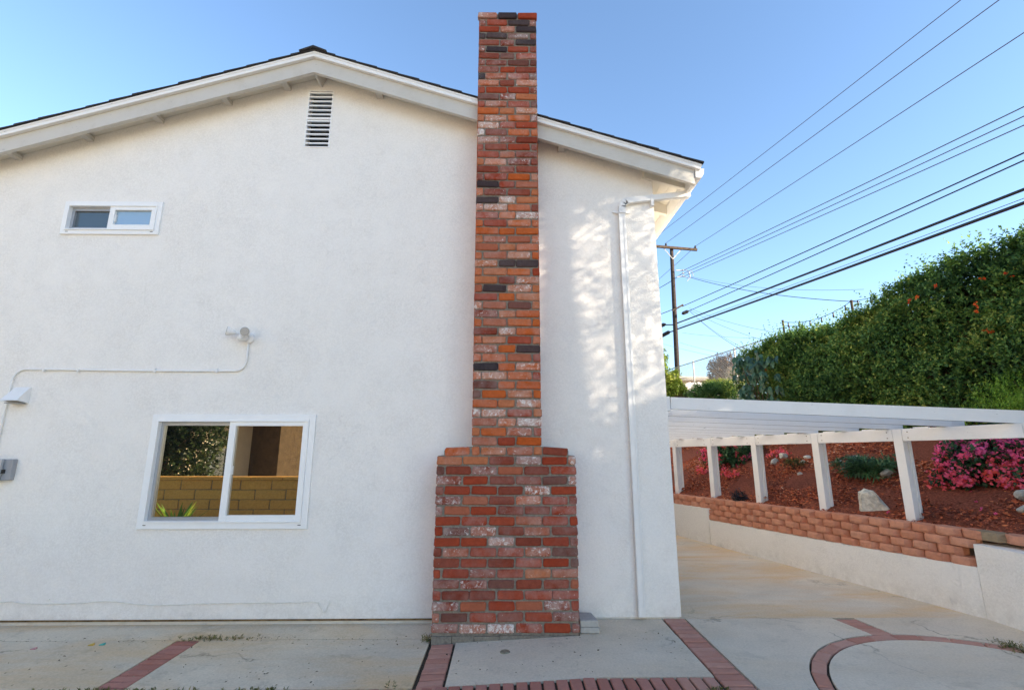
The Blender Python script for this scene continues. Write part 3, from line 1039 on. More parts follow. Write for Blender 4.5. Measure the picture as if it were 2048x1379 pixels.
FIX = {}                                     # the charred bricks, by course from the top and place in it
for k, c in ((1, 2), (2, 2), (3, 1), (3, 0), (5, 1), (24, 0), (26, 0), (34, 1), (34, 2), (37, 1), (39, 2), (44, 2), (46, 0), (48, 0), (49, 0), (7, 3), (13, 3), (12, 0)):
    FIX[72 - k, c] = 'b_dark' if k not in (39, 48, 49, 13, 12, 7) else 'b_brown'
FIX.update({(16, 0): 'b_salmon', (16, 1): 'b_salmon', (15, 0): 'b_brown', (15, 3): 'b_pale', (14, 4): 'b_brown', (12, 1): 'b_pale', (11, 1): 'b_pale', (10, 3): 'b_pale', (13, 4): 'b_pale', (8, 2): 'b_pale',
            (7, 1): 'b_pale', (12, 3): 'b_orange', (10, 1): 'b_red', (10, 2): 'b_red', (5, 3): 'b_red', (0, 3): 'b_red'})
side = MB()
count = 0
for row in range(73):
    zc = Z0 + ROW * (row + 0.5)
    jt = 0.0125
    if row < 17:
        wst, wh = 0.2245, 0.066
        x = -0.612 - 0.0002 * (17 - row)
        ws = [wst] * 5 + [wh] if row % 2 == 0 else [wh] + [wst] * 5
        edges = (-0.615, 0.638)
    else:
        x = CHL + 0.002 - 0.0
        sw = CHR - CHL - .004
        ws = [0.2185, 0.153, 0.2185] if row % 2 == 0 else [0.066, 0.2155, 0.2155, 0.066]
        k = (sw - jt * (len(ws) - 1)) / sum(ws)
        ws = [w * k for w in ws]
        edges = (CHL, CHR)
    if row == 72:
        x = CHL - 0.010
        ws = [0.211, 0.204, 0.214]
    for c, w in enumerate(ws):
        wj = w + random.uniform(-.004, .004)
        xo = x + random.uniform(-.0015, .0015)
        brick(xo, xo + wj, zc, FIX.get((row, c)) or pick(row, c), proud=0.012 if row == 72 else 0.0)
        count += 1
        x += w + jt
    if row == 17:
        brick(-0.540, -0.322, zc - .002, 'b_orange', tilt=R(-3.5))
        brick(0.346, 0.566, zc - .004, 'b_rust', tilt=R(3.5))
        count += 2
    # returns of the side faces, one mesh
    for sx, sg in ((edges[0], -1), (edges[1], 1)):
        ya = CF + 0.058
        for (a, b) in ((ya, ya + .20), (ya + .213, WALL_Y - .004)):
            if row == 72: a -= .0
            xx0, xx1 = (sx - .003, sx + .02) if sg < 0 else (sx - .02, sx + .003)
            side.box(xx0, xx1, a, min(b, WALL_Y - .004), zc - .0365, zc + .0365)
tag(side.build('side_brick', M['b_orange'], chim), kind='stuff')
m = MB()
m.box(-0.606, 0.630, CF + 0.013, WALL_Y - .002, -0.10, Z0 + 17 * ROW)
m.box(CHL + .008, CHR - .008, CF + 0.016, WALL_Y - .001, Z0 + 17 * ROW, Z0 + 73 * ROW - .006)
zs_ = Z0 + 17 * ROW
m.hexa([(-0.55, CF + .012, zs_), (CHL + .008, CF + .012, zs_), (CHL + .008, WALL_Y - .003, zs_), (-0.55, WALL_Y - .003, zs_),
        (-0.55, CF + .012, zs_ + .045), (CHL + .008, CF + .012, zs_ + .080), (CHL + .008, WALL_Y - .003, zs_ + .085), (-0.55, WALL_Y - .003, zs_ + .060)])
m.hexa([(CHR - .008, CF + .012, zs_), (0.575, CF + .012, zs_), (0.575, WALL_Y - .003, zs_), (CHR - .008, WALL_Y - .003, zs_),
        (CHR - .008, CF + .012, zs_ + .080), (0.575, CF + .012, zs_ + .045), (0.575, WALL_Y - .003, zs_ + .060), (CHR - .008, WALL_Y - .003, zs_ + .085)])
m.build('mortar_core', M['mortar'], chim)
m = MB()                                      # broken mortar footing under the first course
xf = -0.612
while xf < 0.60:
    w = random.uniform(.10, .22)
    x2 = min(xf + w, 0.62)
    top = -0.002 + random.uniform(-.004, .002)
    m.hexa([(xf, CF - random.uniform(.005, .018), -.12), (x2, CF - random.uniform(.005, .018), -.12), (x2, CF + .05, -.12), (xf, CF + .05, -.12),
            (xf, CF - random.uniform(.0, .008), top), (x2 - .004, CF - random.uniform(.0, .008), top), (x2 - .004, CF + .05, top), (xf, CF + .05, top)])
    xf = x2 + .004
m.build('footing', M['mortar'], chim)

# ================================================================== THINGS ON THE HOUSE WALL
# gutter and downspout
gut = empty('rain_gutter', (1.27, WALL_Y - .04, 0), 'white rain gutter along the right eave with its downspout down the wall', 'gutter')
m = MB()
prof = [(2.024, 4.452), (2.024, 4.352), (2.085, 4.345), (2.112, 4.39), (2.122, 4.452), (2.114, 4.452), (2.104, 4.395), (2.08, 4.353), (2.032, 4.360), (2.032, 4.452)]
for i in range(len(prof)):
    a, b = prof[i], prof[(i + 1) % len(prof)]
    m.face([(a[0], FY - 0.01, a[1]), (b[0], FY - 0.01, b[1]), (b[0], 14.2, b[1]), (a[0], 14.2, a[1])][::-1])
m.face([(2.024, FY - .012, 4.452), (2.024, FY - .012, 4.352), (2.085, FY - .012, 4.345), (2.112, FY - .012, 4.39), (2.122, FY - .012, 4.452)])
m.build('gutter_trough', M['metal_white'], gut)
dy = WALL_Y - 0.027


def spout(pts, w=.066, d=.048):
    """rectangular pipe through pts in a plane parallel to the wall or out of it"""
    mm = MB()
    for i in range(len(pts) - 1):
        a, b = Vector(pts[i]), Vector(pts[i + 1])
        dirn = (b - a).normalized()
        up = Vector((0, 1, 0)) if abs(dirn.y) < .8 else Vector((0, 0, 1))
        mm.bar(a - dirn * .004, b + dirn * .004, w, d, up)
    return mm


spout([(2.045, dy + .12, 4.345), (2.045, dy + .10, 4.315), (2.02, dy + .06, 4.285), (1.985, dy + .01, 4.268)]).build('outlet_elbow', M['metal_white'], gut)
spout([(1.99, dy, 4.268), (1.345, dy, 4.185)]).build('offset_pipe', M['metal_white'], gut, bevel=.004)
el = [(1.352, dy, 4.186), (1.315, dy, 4.176), (1.288, dy, 4.152), (1.272, dy, 4.115), (1.268, dy, 4.07)]
spout(el, .070, .054).build('elbow', M['metal_white'], gut)
pp = spout([(1.268, dy, 4.08), (1.262, dy, 2.0), (1.256, dy, 0.03)])
ppo = pp.build('downpipe', M['metal_white'], gut, bevel=.004)
m = MB()
m.box(1.228, 1.238, dy - .0285, dy - .0255, .03, 4.07)
m.box(1.276, 1.286, dy - .0285, dy - .0255, .03, 4.07)
for (a, b, c, d_) in ((1.59, 1.62, 4.12, 4.252),):
    m.box(a, b, dy - .031, dy + .04, c, d_)
m.build('strap', M['metal_white'], gut)
m = MB()
m.bar((1.175, WALL_Y - .012, 4.062), (1.232, WALL_Y - .03, 4.045), .012, .022)
m.bar((1.305, WALL_Y - .03, 4.045), (1.362, WALL_Y - .012, 4.062), .012, .022)
m.bar((1.232, dy - .03, 4.045), (1.305, dy - .03, 4.045), .008, .03)
m.build('bracket', M['metal_white'], gut)
m = MB()
m.box(1.222, 1.296, dy - .03, dy + .03, 1.60, 1.612)
m.build('pipe_joint', M['metal_white'], gut)

# twin spot security light
lt = empty('security_light', (-2.63, WALL_Y, 2.60), 'white twin head security light above the large window', 'lamp')
m = MB()
m.lathe((-2.62, WALL_Y + .004, 2.63), (-2.62, WALL_Y - .035, 2.63), [(0, .055), (.8, .055), (1, .045)], 16)
m.build('mount_plate', M['metal_white'], lt, smooth=False)
m = MB()
m.lathe((-2.63, WALL_Y - .03, 2.625), (-2.675, WALL_Y - .11, 2.612), [(0, .030), (.6, .034), (.85, .033), (1, .022)], 14)
m.build('motion_sensor', M['metal_white'], lt, smooth=True)


def head(p, d):
    p, d = Vector(p), Vector(d).normalized()
    h = put('lamp_head', None, lt, p)
    mm = MB()
    mm.lathe(p, p + d * .085, [(0, .012), (.15, .022), (.6, .036), (.8, .046), (1, .048)], 16)
    mm.build('hood', M['metal_white'], h, smooth=True)
    mm = MB()
    mm.lathe(p + d * .086, p + d * .089, [(0, .044), (1, .040)], 16)
    mm.build('lens', M['bulb'], h)
    mm = MB()
    mm.tube([(-2.64 if p.x < -2.65 else -2.615, WALL_Y - .04, 2.645), tuple(p)], .010, 8)
    mm.build('arm', M['metal_white'], h)


head((-2.715, WALL_Y - .085, 2.668), (-.75, -.45, .12))
head((-2.602, WALL_Y - .075, 2.672), (.10, -.80, -.05))


def smooth_path(pts, n=5):
    """rounds the corners of a polyline"""
    pts = [Vector(p) for p in pts]
    out = []
    for i in range(len(pts) - 1):
        p0, p1, p2, p3 = pts[max(i - 1, 0)], pts[i], pts[i + 1], pts[min(i + 2, len(pts) - 1)]
        for k in range(n):
            t = k / n
            out.append(0.5 * ((2 * p1) + (p2 - p0) * t + (2 * p0 - 5 * p1 + 4 * p2 - p3) * t * t + (3 * p1 - p0 - 3 * p2 + p3) * t ** 3))
    out.append(pts[-1])
    return out


cy = WALL_Y - .013
cond = empty('conduit', (-3.8, WALL_Y, 2.3), 'thin white painted conduit running across the wall to the security light', 'pipe')
pts = [(-2.620, cy, 2.59), (-2.620, cy, 2.42)]
pts += [(-2.72 + .10 * math.cos(R(a)), cy, 2.392 - .10 * math.sin(R(a))) for a in range(0, 91, 15)]
pts += [(-3.2, cy, 2.291), (-3.8, cy, 2.294), (-4.4, cy, 2.301)]
pts += [(-4.80 - .115 * math.sin(R(a)), cy, 2.190 + .115 * math.cos(R(a))) for a in range(0, 91, 15)]
pts += [(-4.920, cy, 1.9), (-4.917, cy, 1.42)]
MB().tube(pts, .0105, 8).build('pipe', M['metal_white'], cond, smooth=True)
for x in (-4.62, -4.28, -3.52, -2.90):
    m = MB()
    m.box(x - .007, x + .007, WALL_Y - .027, WALL_Y - .001, 2.275, 2.316)
    m.build('clip', M['metal_white'], cond)

hood = empty('exhaust_hood', (-4.79, WALL_Y, 1.97), 'small white sheet metal exhaust hood below the conduit bend', 'vent hood')
m = MB()
a, b = -4.865, -4.715
yo = WALL_Y - .125
m.hexa([(a - .012, yo, 1.985), (b - .002, yo, 1.985), (b, WALL_Y - .001, 1.965), (a, WALL_Y - .001, 1.965),
        (a, WALL_Y - .02, 2.12), (b, WALL_Y - .02, 2.12), (b, WALL_Y - .001, 2.125), (a, WALL_Y - .001, 2.125)])
m.build('cover', M['metal_white'], hood)
m = MB()
m.box(a + .01, b - .012, WALL_Y - .10, WALL_Y - .02, 1.958, 1.968)
m.build('flap', M['galv'], hood)

bx = empty('meter_box', (-4.87, WALL_Y, 1.23), 'grey plastic utility box on the wall at the left edge', 'utility box')
MB().box(-5.16, -4.70, WALL_Y - .05, WALL_Y - .001, 1.235, 1.43).build('back_box', M['grey_box'], bx, bevel=.006)
MB().box(-5.14, -4.775, WALL_Y - .085, WALL_Y - .052, 1.228, 1.435).build('lid', M['box_lid'], bx, bevel=.008)
m = MB()
m.box(-4.772, -4.752, WALL_Y - .07, WALL_Y - .05, 1.30, 1.335)
m.build('latch', M['pot'], bx)

cpts = [(-5.3, .170), (-4.9, .172), (-4.597, .164), (-4.486, .168), (-4.324, .148), (-3.92, .153), (-3.607, .168), (-3.24, .135), (-2.607, .147), (-2.061, .149), (-1.742, .152), (-1.694, .12), (-1.653, .066), (-1.625, .11), (-1.605, .15)]
cab = empty('cable', (-3.2, WALL_Y, .1), 'thin white cable drooping along the foot of the stucco wall', 'cable')
MB().tube(smooth_path([(x, WALL_Y - .006, z) for x, z in cpts]), .0045, 6).build('cord', M['cable'], cab, smooth=True)
for x, z in ((-4.34, .150), (-1.72, .150), (-4.16, .185), (-1.605, .152)):
    MB().box(x - .012, x + .012, WALL_Y - .012, WALL_Y - .001, z - .004, z + .004).build('clip', M['cable'], cab)

# two cast slabs stacked in the corner of chimney and wall
m = MB()
m.prism([(.645, 4.44), (.806, 4.432), (.812, 4.66), (.645, 4.67)], 0.001, 0.047)
tag(m.build('concrete_slab', M['cast'], bevel=.004), 'lower of two grey cast concrete slabs in the corner beside the chimney', 'slab', 'concrete slabs beside the chimney')
m = MB()
m.prism([(.645, 4.437), (.800, 4.437), (.772, 4.64), (.645, 4.66)], 0.049, 0.100)
tag(m.build('concrete_slab', M['cast'], bevel=.005), 'upper grey cast concrete slab lying on top beside the chimney', 'slab', 'concrete slabs beside the chimney')

m = MB()
m.lathe((0.005, 4.16, gz(0.005) - .01), (0.005, 4.16, gz(0.005) + .007), [(0, .040), (.7, .040), (1, .034)], 20)
tag(m.build('drain_cap', mat_plain('worn_brass', (0.28, 0.25, 0.17), 0.6, 0.4, 0.3, 0.4, 60)), 'round brass coloured drain cap set in the slab before the chimney', 'drain cap')

# ================================================================== RETAINING WALL, BLOCKS, PERGOLA
WP = [(4.60, 2.2), (4.535, 3.6), (4.455, 4.43)] + [(4.432 - .305 * s, 4.729 + .952 * s) for s in (0.0, 1.7, 3.585)]
ret = empty('retaining_wall', (3.9, 6.4, 0), 'low white stucco retaining wall along the right side of the driveway', 'wall')


def wallrun(pts, top, mat, name, th=0.22, drop=.08):
    m = MB()
    n = len(pts)
    fr, bk = [], []
    for i, p in enumerate(pts):
        q0, q1 = pts[max(i - 1, 0)], pts[min(i + 1, n - 1)]
        d = Vector((q1[0] - q0[0], q1[1] - q0[1])).normalized()
        nr = Vector((d.y, -d.x))
        fr.append(Vector(p))
        bk.append(Vector(p) + nr * th)
    for i in range(n - 1):
        a, b, c, d = fr[i], bk[i], bk[i + 1], fr[i + 1]
        z0, z1 = top[i], top[i + 1]
        m.hexa([(*a, -drop), (*b, -drop), (*c, -drop), (*d, -drop), (*a, z0), (*b, z0), (*c, z1), (*d, z1)])
    return m.build(name, mat, ret)


wallrun([WP[3], WP[4], WP[5]], [.438, .402, .372], M['stucco_rough'], 'main_panel')
e0 = PW + TV * 3.597
e1 = PW + TV * 8.5
wallrun([tuple(e0), tuple(e1)], [.548, .46], M['stucco_rough'], 'far_panel', .24)
f0 = PW - TV * 0.004 - np.array((0.002, 0))
wallrun([WP[0], WP[1], WP[2], tuple(f0)], [.62, .635, .646, .648], M['stucco_rough'], 'near_panel', .3)

bw = empty('block_wall', (4.0, 6.4, .4), 'terracotta split face block wall stacked on top of the white retaining wall', 'block wall')
BLK = []
for k in range(5):
    rd = random.Random(90 + k)
    w, h, dpt = .2225, .0775, .16
    m = MB()
    # split face: bulging rough front with chamfered ends
    fr = [(-w / 2, .050), (-w / 2 + .045, .006), (0, 0), (w / 2 - .045, .006), (w / 2, .050)]
    rows = [0, .28, .72, 1.0]
    for zi, zf in enumerate(rows):
        for (x, y) in fr:
            bul = -.010 * math.sin(PI * zf) if abs(x) < w / 2 - .01 else 0
            m.v.append((x + rd.uniform(-.002, .002), y + bul + rd.uniform(-.004, .004), h * zf - (0 if zi == 0 else 0)))
    for zi in range(3):
        for i in range(4):
            a = zi * 5 + i
            m.f.append([a, a + 1, a + 6, a + 5])
    nb = len(m.v)
    m.v += [(-w / 2 + .01, dpt, 0), (w / 2 - .01, dpt, 0), (-w / 2 + .01, dpt, h), (w / 2 - .01, dpt, h)]
    m.f += [[15, 16, 17, 18, 19, nb + 3, nb + 2], [4, 3, 2, 1, 0, nb, nb + 1], [0, 5, 10, 15, nb + 2, nb], [19, 14, 9, 4, nb + 1, nb + 3], [nb, nb + 2, nb + 3, nb + 1]]
    BLK.append(m)
BLKM = {k: [b.mesh('block', M[k]) for b in BLK] for k in ('block', 'block_grey')}
ang = math.atan2(TV[1], TV[0]) + PI          # block x axis runs towards the camera, its front to the driveway
TOPZ = lambda s: .766 - .0165 * s
for r in range(4):
    n_s = 0
    s = 0.02 - (r % 2) * 0.115
    while s < 8.3:
        off = .012 + .014 * r
        if not (r < 2 and s > 3.55) and not (r < 3 and s < -0.02):
            q = PW + NV * off + TV * (s + .113)
            me = random.choice(BLKM['block_grey' if (r == 3 and abs(s - 0.13) < .12 and False) else 'block'])
            z = TOPZ(s + .11) - .0835 * (4 - r) + .004
            o = put('block', me, bw, (q[0], q[1], z))
            o.rotation_euler = (R(random.uniform(-.5, .5)), R(.95) + R(random.uniform(-.4, .4)), ang + R(random.uniform(-1.6, 1.6)))
            if r < 2 and s < .1:
                pass
        s += .2265
        n_s += 1
# cap blocks running on above the near panel
for i, (s, mat) in enumerate(((-.10, 'block_grey'), (-.32, 'block'), (-.545, 'block'), (-.78, 'block'), (-1.01, 'block'), (-1.24, 'block'))):
    q = PW + NV * .056 + TV * s + np.array((0.01, 0)) * max(0, -s - .5)
    o = put('block', random.choice(BLKM[mat]), bw, (q[0], q[1], .686 - (.02 if s < -.4 else 0)))
    o.rotation_euler = (0, R(.9), ang + R(random.uniform(-2, 2)))

perg = empty('pergola', (3.4, 7, 0), 'white timber pergola over the driveway with sloping rafters and built up posts', 'pergola')
HD = .25
HB = lambda s: 1.607 - .0178 * (s - .7)      # underside of the header
HT = lambda s: HB(s) + .135
posts = [-.30 + .0, .72, 1.765, 2.815, 3.79, 4.745, 5.70, 6.65, 7.6]
posts[0] = -.425


def box_ds(d0, d1, s0, s1, zb, zt):
    """box in wall coordinates, zb and zt functions of s"""
    p = [ds(d0, s1, zb(s1)), ds(d0, s0, zb(s0)), ds(d1, s0, zb(s0)), ds(d1, s1, zb(s1)),
         ds(d0, s1, zt(s1)), ds(d0, s0, zt(s0)), ds(d1, s0, zt(s0)), ds(d1, s1, zt(s1))]
    return MB().hexa(p)


for i, s in enumerate(posts):
    base = ds(HD, s, .66)
    po = put('post', None, perg, base)
    zb = lambda q: hill_z(.3, s) - .08
    box_ds(HD, HD + .038, s, s - .098 + .196, zb, lambda q: HT(s) + .004) if False else None
    box_ds(HD, HD + .036, s - .098, s, zb, lambda q: HT(s)).build('front_board', M['wood_white'], po, bevel=.003)
    box_ds(HD + .037, HD + .085, s - .088, s - .006, zb, lambda q: HB(s) - .004).build('core', M['wood_white'], po)
    box_ds(HD + .0855, HD + .100, s - .080, s - .012, zb, lambda q: HB(s) - .004).build('spacer', M['wood_white'], po)
    box_ds(HD + .1005, HD + .138, s - .098, s, zb, lambda q: HT(s) - .01).build('back_board', M['wood_white'], po, bevel=.003)
for a, b in zip(posts[:-1], posts[1:]):
    box_ds(HD + .002, HD + .040, a + .003, b - .101, HB, HT).build('header', M['wood_white'], perg, bevel=.003)
box_ds(HD + .002, HD + .040, -2.2, posts[0] - .101, HB, HT).build('header', M['wood_white'], perg, bevel=.003)

# rafters: from the ledger on the house side down to the header
LX = 1.70
cross = [-.36, .19, .76, 1.27, 1.83, 2.38, 2.93, 3.41, 3.90, 4.40, 4.86, 5.35, 5.85, 6.35]
lefty = [4.875, 5.39, 5.91, 6.40, 6.93, 7.45, 7.97, 8.45, 8.93, 9.43, 9.9, 10.4, 10.9, 11.4]
leftz = [1.922, 1.888, 1.863, 1.832, 1.818, 1.806, 1.79, 1.776, 1.763, 1.75, 1.737, 1.723, 1.71, 1.697]
for i, (sc, ly, lz) in enumerate(zip(cross, lefty, leftz)):
    q = PW + NV * (HD + .02) + TV * sc
    a = Vector((LX, ly, lz))
    b = Vector((q[0], q[1], HT(sc) + .002))
    d = (b - a)
    e = b + d.normalized() * (.75 if i == 0 else .05 if i == 1 else .14)
    h = .122 if i == 0 else .118
    up = Vector((0, 0, 1))
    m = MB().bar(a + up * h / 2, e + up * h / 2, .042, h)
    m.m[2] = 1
    m.build('rafter', [M['wood_white'], M['raw_shaded']], perg)
    if i == 1:
        m = MB().bar(e + d.normalized() * .004 + up * .035 + Vector((0, .05, 0)), e + d.normalized() * .16 + up * .035 + Vector((0, .05, 0)), .04, .07)
        m.build('rafter_splice', M['wood_white'], perg)
    # bird's mouth block on the header
    if i > 0:
        sb = sc + .25
        box_ds(HD + .008, HD + .034, sb - .09, sb + .06, lambda s_: HT(s_) + .001, lambda s_: HT(s_) + .012).build('blocking', M['wood_white'], perg)
for s in posts[1:6]:
    m = MB()
    for k in (-.16, .06):
        for zz in (.035, .10):
            q = ds(HD - .002, s + k, HB(s + k) + zz)
            m.box(q[0] - .004, q[0] + .004, q[1] - .004, q[1] + .004, q[2] - .004, q[2] + .004)
    m.build('nail_heads', M['rust'], perg)
m = MB()
m.hexa([(XR + .004, 4.835, 1.900), (XR + .05, 4.835, 1.900), (XR + .05, 13, 1.66), (XR + .004, 13, 1.66),
        (XR + .004, 4.835, 2.048), (XR + .05, 4.835, 2.048), (XR + .05, 13, 1.80), (XR + .004, 13, 1.80)])
m.build('ledger', M['wood_white'], perg, bevel=.003)

# ================================================================== MULCH, ROCKS, PLANTS ON THE SLOPE
N = 85000
d_ = .16 + rng.random(N) ** 0.9 * 3.1
s_ = rng.uniform(-1.6, 7.6, N)
hz = np.array([hill_z(a, b) for a, b in zip(d_, s_)])
P = PW[None] + NV[None] * d_[:, None] + TV[None] * s_[:, None]
P = np.concatenate([P, (hz + rng.uniform(0, .018, N))[:, None]], 1)
th = rng.uniform(0, 2 * PI, N)
D = np.stack([np.cos(th), np.sin(th), rng.normal(0, .35, N)], 1)
NR = unit(np.array([[-.35, -.12, 1.0]]) + rng.normal(size=(N, 3)) * .42)
L_ = rng.uniform(.02, .055, N)
T_ = np.clip(.48 + .26 * lump(P, 1.7, 2.0) + rng.normal(0, .22, N), 0, 1)
V = leaf_quads(P, D, NR, L_, L_ * rng.uniform(.3, .6, N), 0.0)
tag(leaf_obj('mulch', V, T_, M['chip'], None), 'red bark mulch covering the slope', kind='stuff')


def rock(name, d, s, size, seed, label, mat, group=None, sink=.25, rz=0.0, blocky=False):
    rd = random.Random(seed)
    bm = bmesh.new()
    bmesh.ops.create_icosphere(bm, subdivisions=3, radius=1)
    planes = [(Vector((rd.gauss(0, 1), rd.gauss(0, 1), rd.gauss(0, 1))).normalized(), rd.uniform(.55, .85)) for _ in range(9)]
    for v in bm.verts:
        for nrm, dist in planes:
            k = v.co.dot(nrm)
            if k > dist:
                v.co -= nrm * (k - dist) * .92
        if blocky:
            v.co = Vector([max(-.7, min(.7, c)) for c in v.co])
        v.co += v.co.normalized() * rd.uniform(-.015, .015)
        v.co = Vector((v.co.x * size[0], v.co.y * size[1], v.co.z * size[2]))
    me = bpy.data.meshes.new(name)
    bm.to_mesh(me)
    bm.free()
    me.materials.append(mat)
    q = ds(d, s)
    o = put(name, me, None, (q[0], q[1], hill_z(d, s) + size[2] * (.75 - sink)))
    o.rotation_euler = (0, 0, rz)
    return tag(o, label, 'rock', group)


G = 'rocks on the mulch slope'
# the big upright stone is shaped by hand
bm = bmesh.new()
prof = [(-.145, -.02), (-.15, .10), (-.142, .24), (-.07, .275), (.01, .255), (.055, .20), (.10, .12), (.155, .05), (.14, -.02)]
rings = []
for yy, k in ((-.07, .80), (-.045, .97), (.0, 1.0), (.06, .93), (.10, .72)):
    rings.append([bm.verts.new((x * k * random.uniform(.97, 1.03), yy + random.uniform(-.012, .012) + (.03 if z > .15 else 0), (z - .10) * k + .10 + random.uniform(-.006, .006))) for x, z in prof])
for a, b in zip(rings[:-1], rings[1:]):
    for i in range(len(prof)):
        j = (i + 1) % len(prof)
        bm.faces.new((a[i], a[j], b[j], b[i]))
bm.faces.new(rings[0][::-1])
bm.faces.new(rings[-1])
bmesh.ops.triangulate(bm, faces=bm.faces[:])
bmesh.ops.subdivide_edges(bm, edges=bm.edges[:], cuts=1, use_grid_fill=True)
for v in bm.verts:
    v.co += Vector((random.uniform(-.006, .006), random.uniform(-.009, .009), random.uniform(-.006, .006)))
bmesh.ops.recalc_face_normals(bm, faces=bm.faces[:])
me = bpy.data.meshes.new('rock')
bm.to_mesh(me)
bm.free()
me.materials.append(M['rock'])
o = put('rock', me, None, (4.515, 6.03, hill_z(.46, 1.2) - .01), (0, 0, R(-35)))
tag(o, 'largest pale pointed rock standing upright between the two nearest posts', 'rock', G)
rock('rock', .82, -.07, (.095, .075, .07), 3, 'rounded grey tan rock at the right edge below the big bougainvillea', M['rock_grey'], G)
rock('rock', .56, -.17, (.075, .06, .045), 4, 'small grey rock at the right edge nearest the block wall', M['rock_grey'], G)
rock('concrete_chunk', 1.80, 2.32, (.115, .08, .085), 5, 'squared white chunk just behind the green shrub', M['rock'], None, .1, R(10), True)
rock('rock', 1.22, 1.50, (.10, .08, .07), 6, 'pale rock at the lower right of the green shrub', M['rock_grey'], G)
rock('concrete_chunk', 1.80, 3.64, (.10, .06, .07), 8, 'squared white broken chunk on the mulch between second and third nearest posts', M['rock'], None, .1, R(25), True)
rock('rock', 1.50, 3.58, (.085, .07, .07), 9, 'grey striped boulder below the squared white chunk', M['rock_grey'], G)
rock('rock', 1.80, 3.16, (.075, .055, .04), 10, 'flat cream stone left of the second nearest post', M['rock'], G)
rock('rock', 1.66, 3.14, (.045, .04, .035), 11, 'small cream stone just below the flat cream one', M['rock'], G)
rock('rock', 2.60, 2.44, (.12, .10, .10), 12, 'mossy pale rock high on the slope under the header', M['rock_grey'], G)
rock('rock', 1.72, 2.55, (.055, .05, .04), 13, 'small pale stone left of the green shrub', M['rock'], G)
rock('rock', 1.60, 2.68, (.075, .04, .03), 14, 'thin flat pale stone right of the second nearest post', M['rock'], G)
rock('rock', 1.30, 2.9, (.05, .045, .04), 15, 'tiny tan stone low in the mulch right of the second nearest post', M['rock_grey'], G)

# nursery pot with dark dead leaves
pot = empty('plant_pot', ds(.28, 3.18, .70), 'black plastic nursery pot lying half sunk behind the block wall', 'pot')
q = Vector(ds(.28, 3.18, .70))
m = MB()
m.tube([q + Vector((0, 0, -.02)), q + Vector((0, 0, .045)), q + Vector((0, 0, .055)), q + Vector((0, 0, .055)), q + Vector((0, 0, .02))], [.095, .115, .122, .108, .10], 18, cap=False)
m.build('tub', M['pot'], pot)
pc, po_, _, _ = mound(q + Vector((0, 0, .06)), (.11, .11, .07), 60, .8, 2)
V, T = sprigs(pc, po_, 3, np.full(len(pc), .05), .06, .022, np.full(len(pc), .1))
leaf_obj('leaves', V, T, mat_leaf('blackened_leaf', [(0, (.012, .014, .02)), (1, (.04, .05, .06))], 0), pot)


def stems(pts, base, r=.012, n=10):
    m = MB()
    idx = rng.choice(len(pts), n, replace=False)
    b = Vector(base)
    for i in idx:
        e = Vector(pts[i])
        mid = b.lerp(e, .5) + Vector((random.uniform(-.05, .05), random.uniform(-.05, .05), .06))
        m.tube([b + Vector((random.uniform(-.04, .04), random.uniform(-.04, .04), 0)), mid, e], [r, r * .7, r * .3], 5)
    return m


def flowers(cent, n_per, spread, size, tint, outd):
    """clusters of three papery bracts"""
    k = len(cent)
    P = np.repeat(cent, n_per, 0) + rng.normal(size=(k * n_per, 3)) * spread
    O = np.repeat(outd, n_per, 0) + rng.normal(size=(k * n_per, 3)) * .6
    T = np.repeat(tint, n_per) + rng.normal(size=k * n_per) * .13
    V, TT = [], []
    for j in range(3):
        d = unit(rng.normal(size=P.shape) + O * .5)
        L = size * rng.uniform(.7, 1.2, len(P))
        V.append(leaf_quads(P, d, unit(O + rng.normal(size=P.shape) * .3), L, L * .85, .2))
        TT.append(np.clip(T, 0, 1))
    return np.concatenate(V), np.concatenate(TT)


# large bougainvillea at the right
bc = np.array([6.06, 5.62, 1.27])
bo = empty('bougainvillea', (bc[0], bc[1], .95), 'large bougainvillea bush with hot pink and red bracts behind the nearest post', 'bush', 'bougainvilleas on the slope')
p, o_, t_, dd = mound(bc, (.82, .62, .44), 2600, .55, 4.0, .16, -.55)
V, T = sprigs(p, o_, 6, np.full(len(p), .11), .072, .05, .45 + .25 * lump(p, 3, 1))
leaf_obj('leaves', V, T, M['L_boug'], bo)
stems(p, (bc[0], bc[1], .98), .014, 14).build('stem', M['bark'], bo)
p, o_, t_, dd = mound(bc, (.87, .67, .47), 700, .06, 4.0, .16, -.75)
# bracts crowd the left flank and the low front skirt
tocam = dd @ unit(np.array([[-.72, -.69, 0]]))[0]
lft = -dd[:, 0]
w = (tocam > .0) & (((lft > .45) | (dd[:, 2] < -.15)) & (lump(dd, 8, 3) > -.3) | (lump(dd, 6.5, 7) > .45))
p, o_, dd = p[w], o_[w], dd[w]
o_ = unit(o_ + np.array([[-.6, -.6, 0]]))
V, T = flowers(p, 10, .034, .038, np.clip(.42 - .75 * dd[:, 2] + .25 * lump(p, 6, 5), 0, 1), o_)
leaf_obj('bracts', V, T, M['L_flower'], bo, 'stuff')

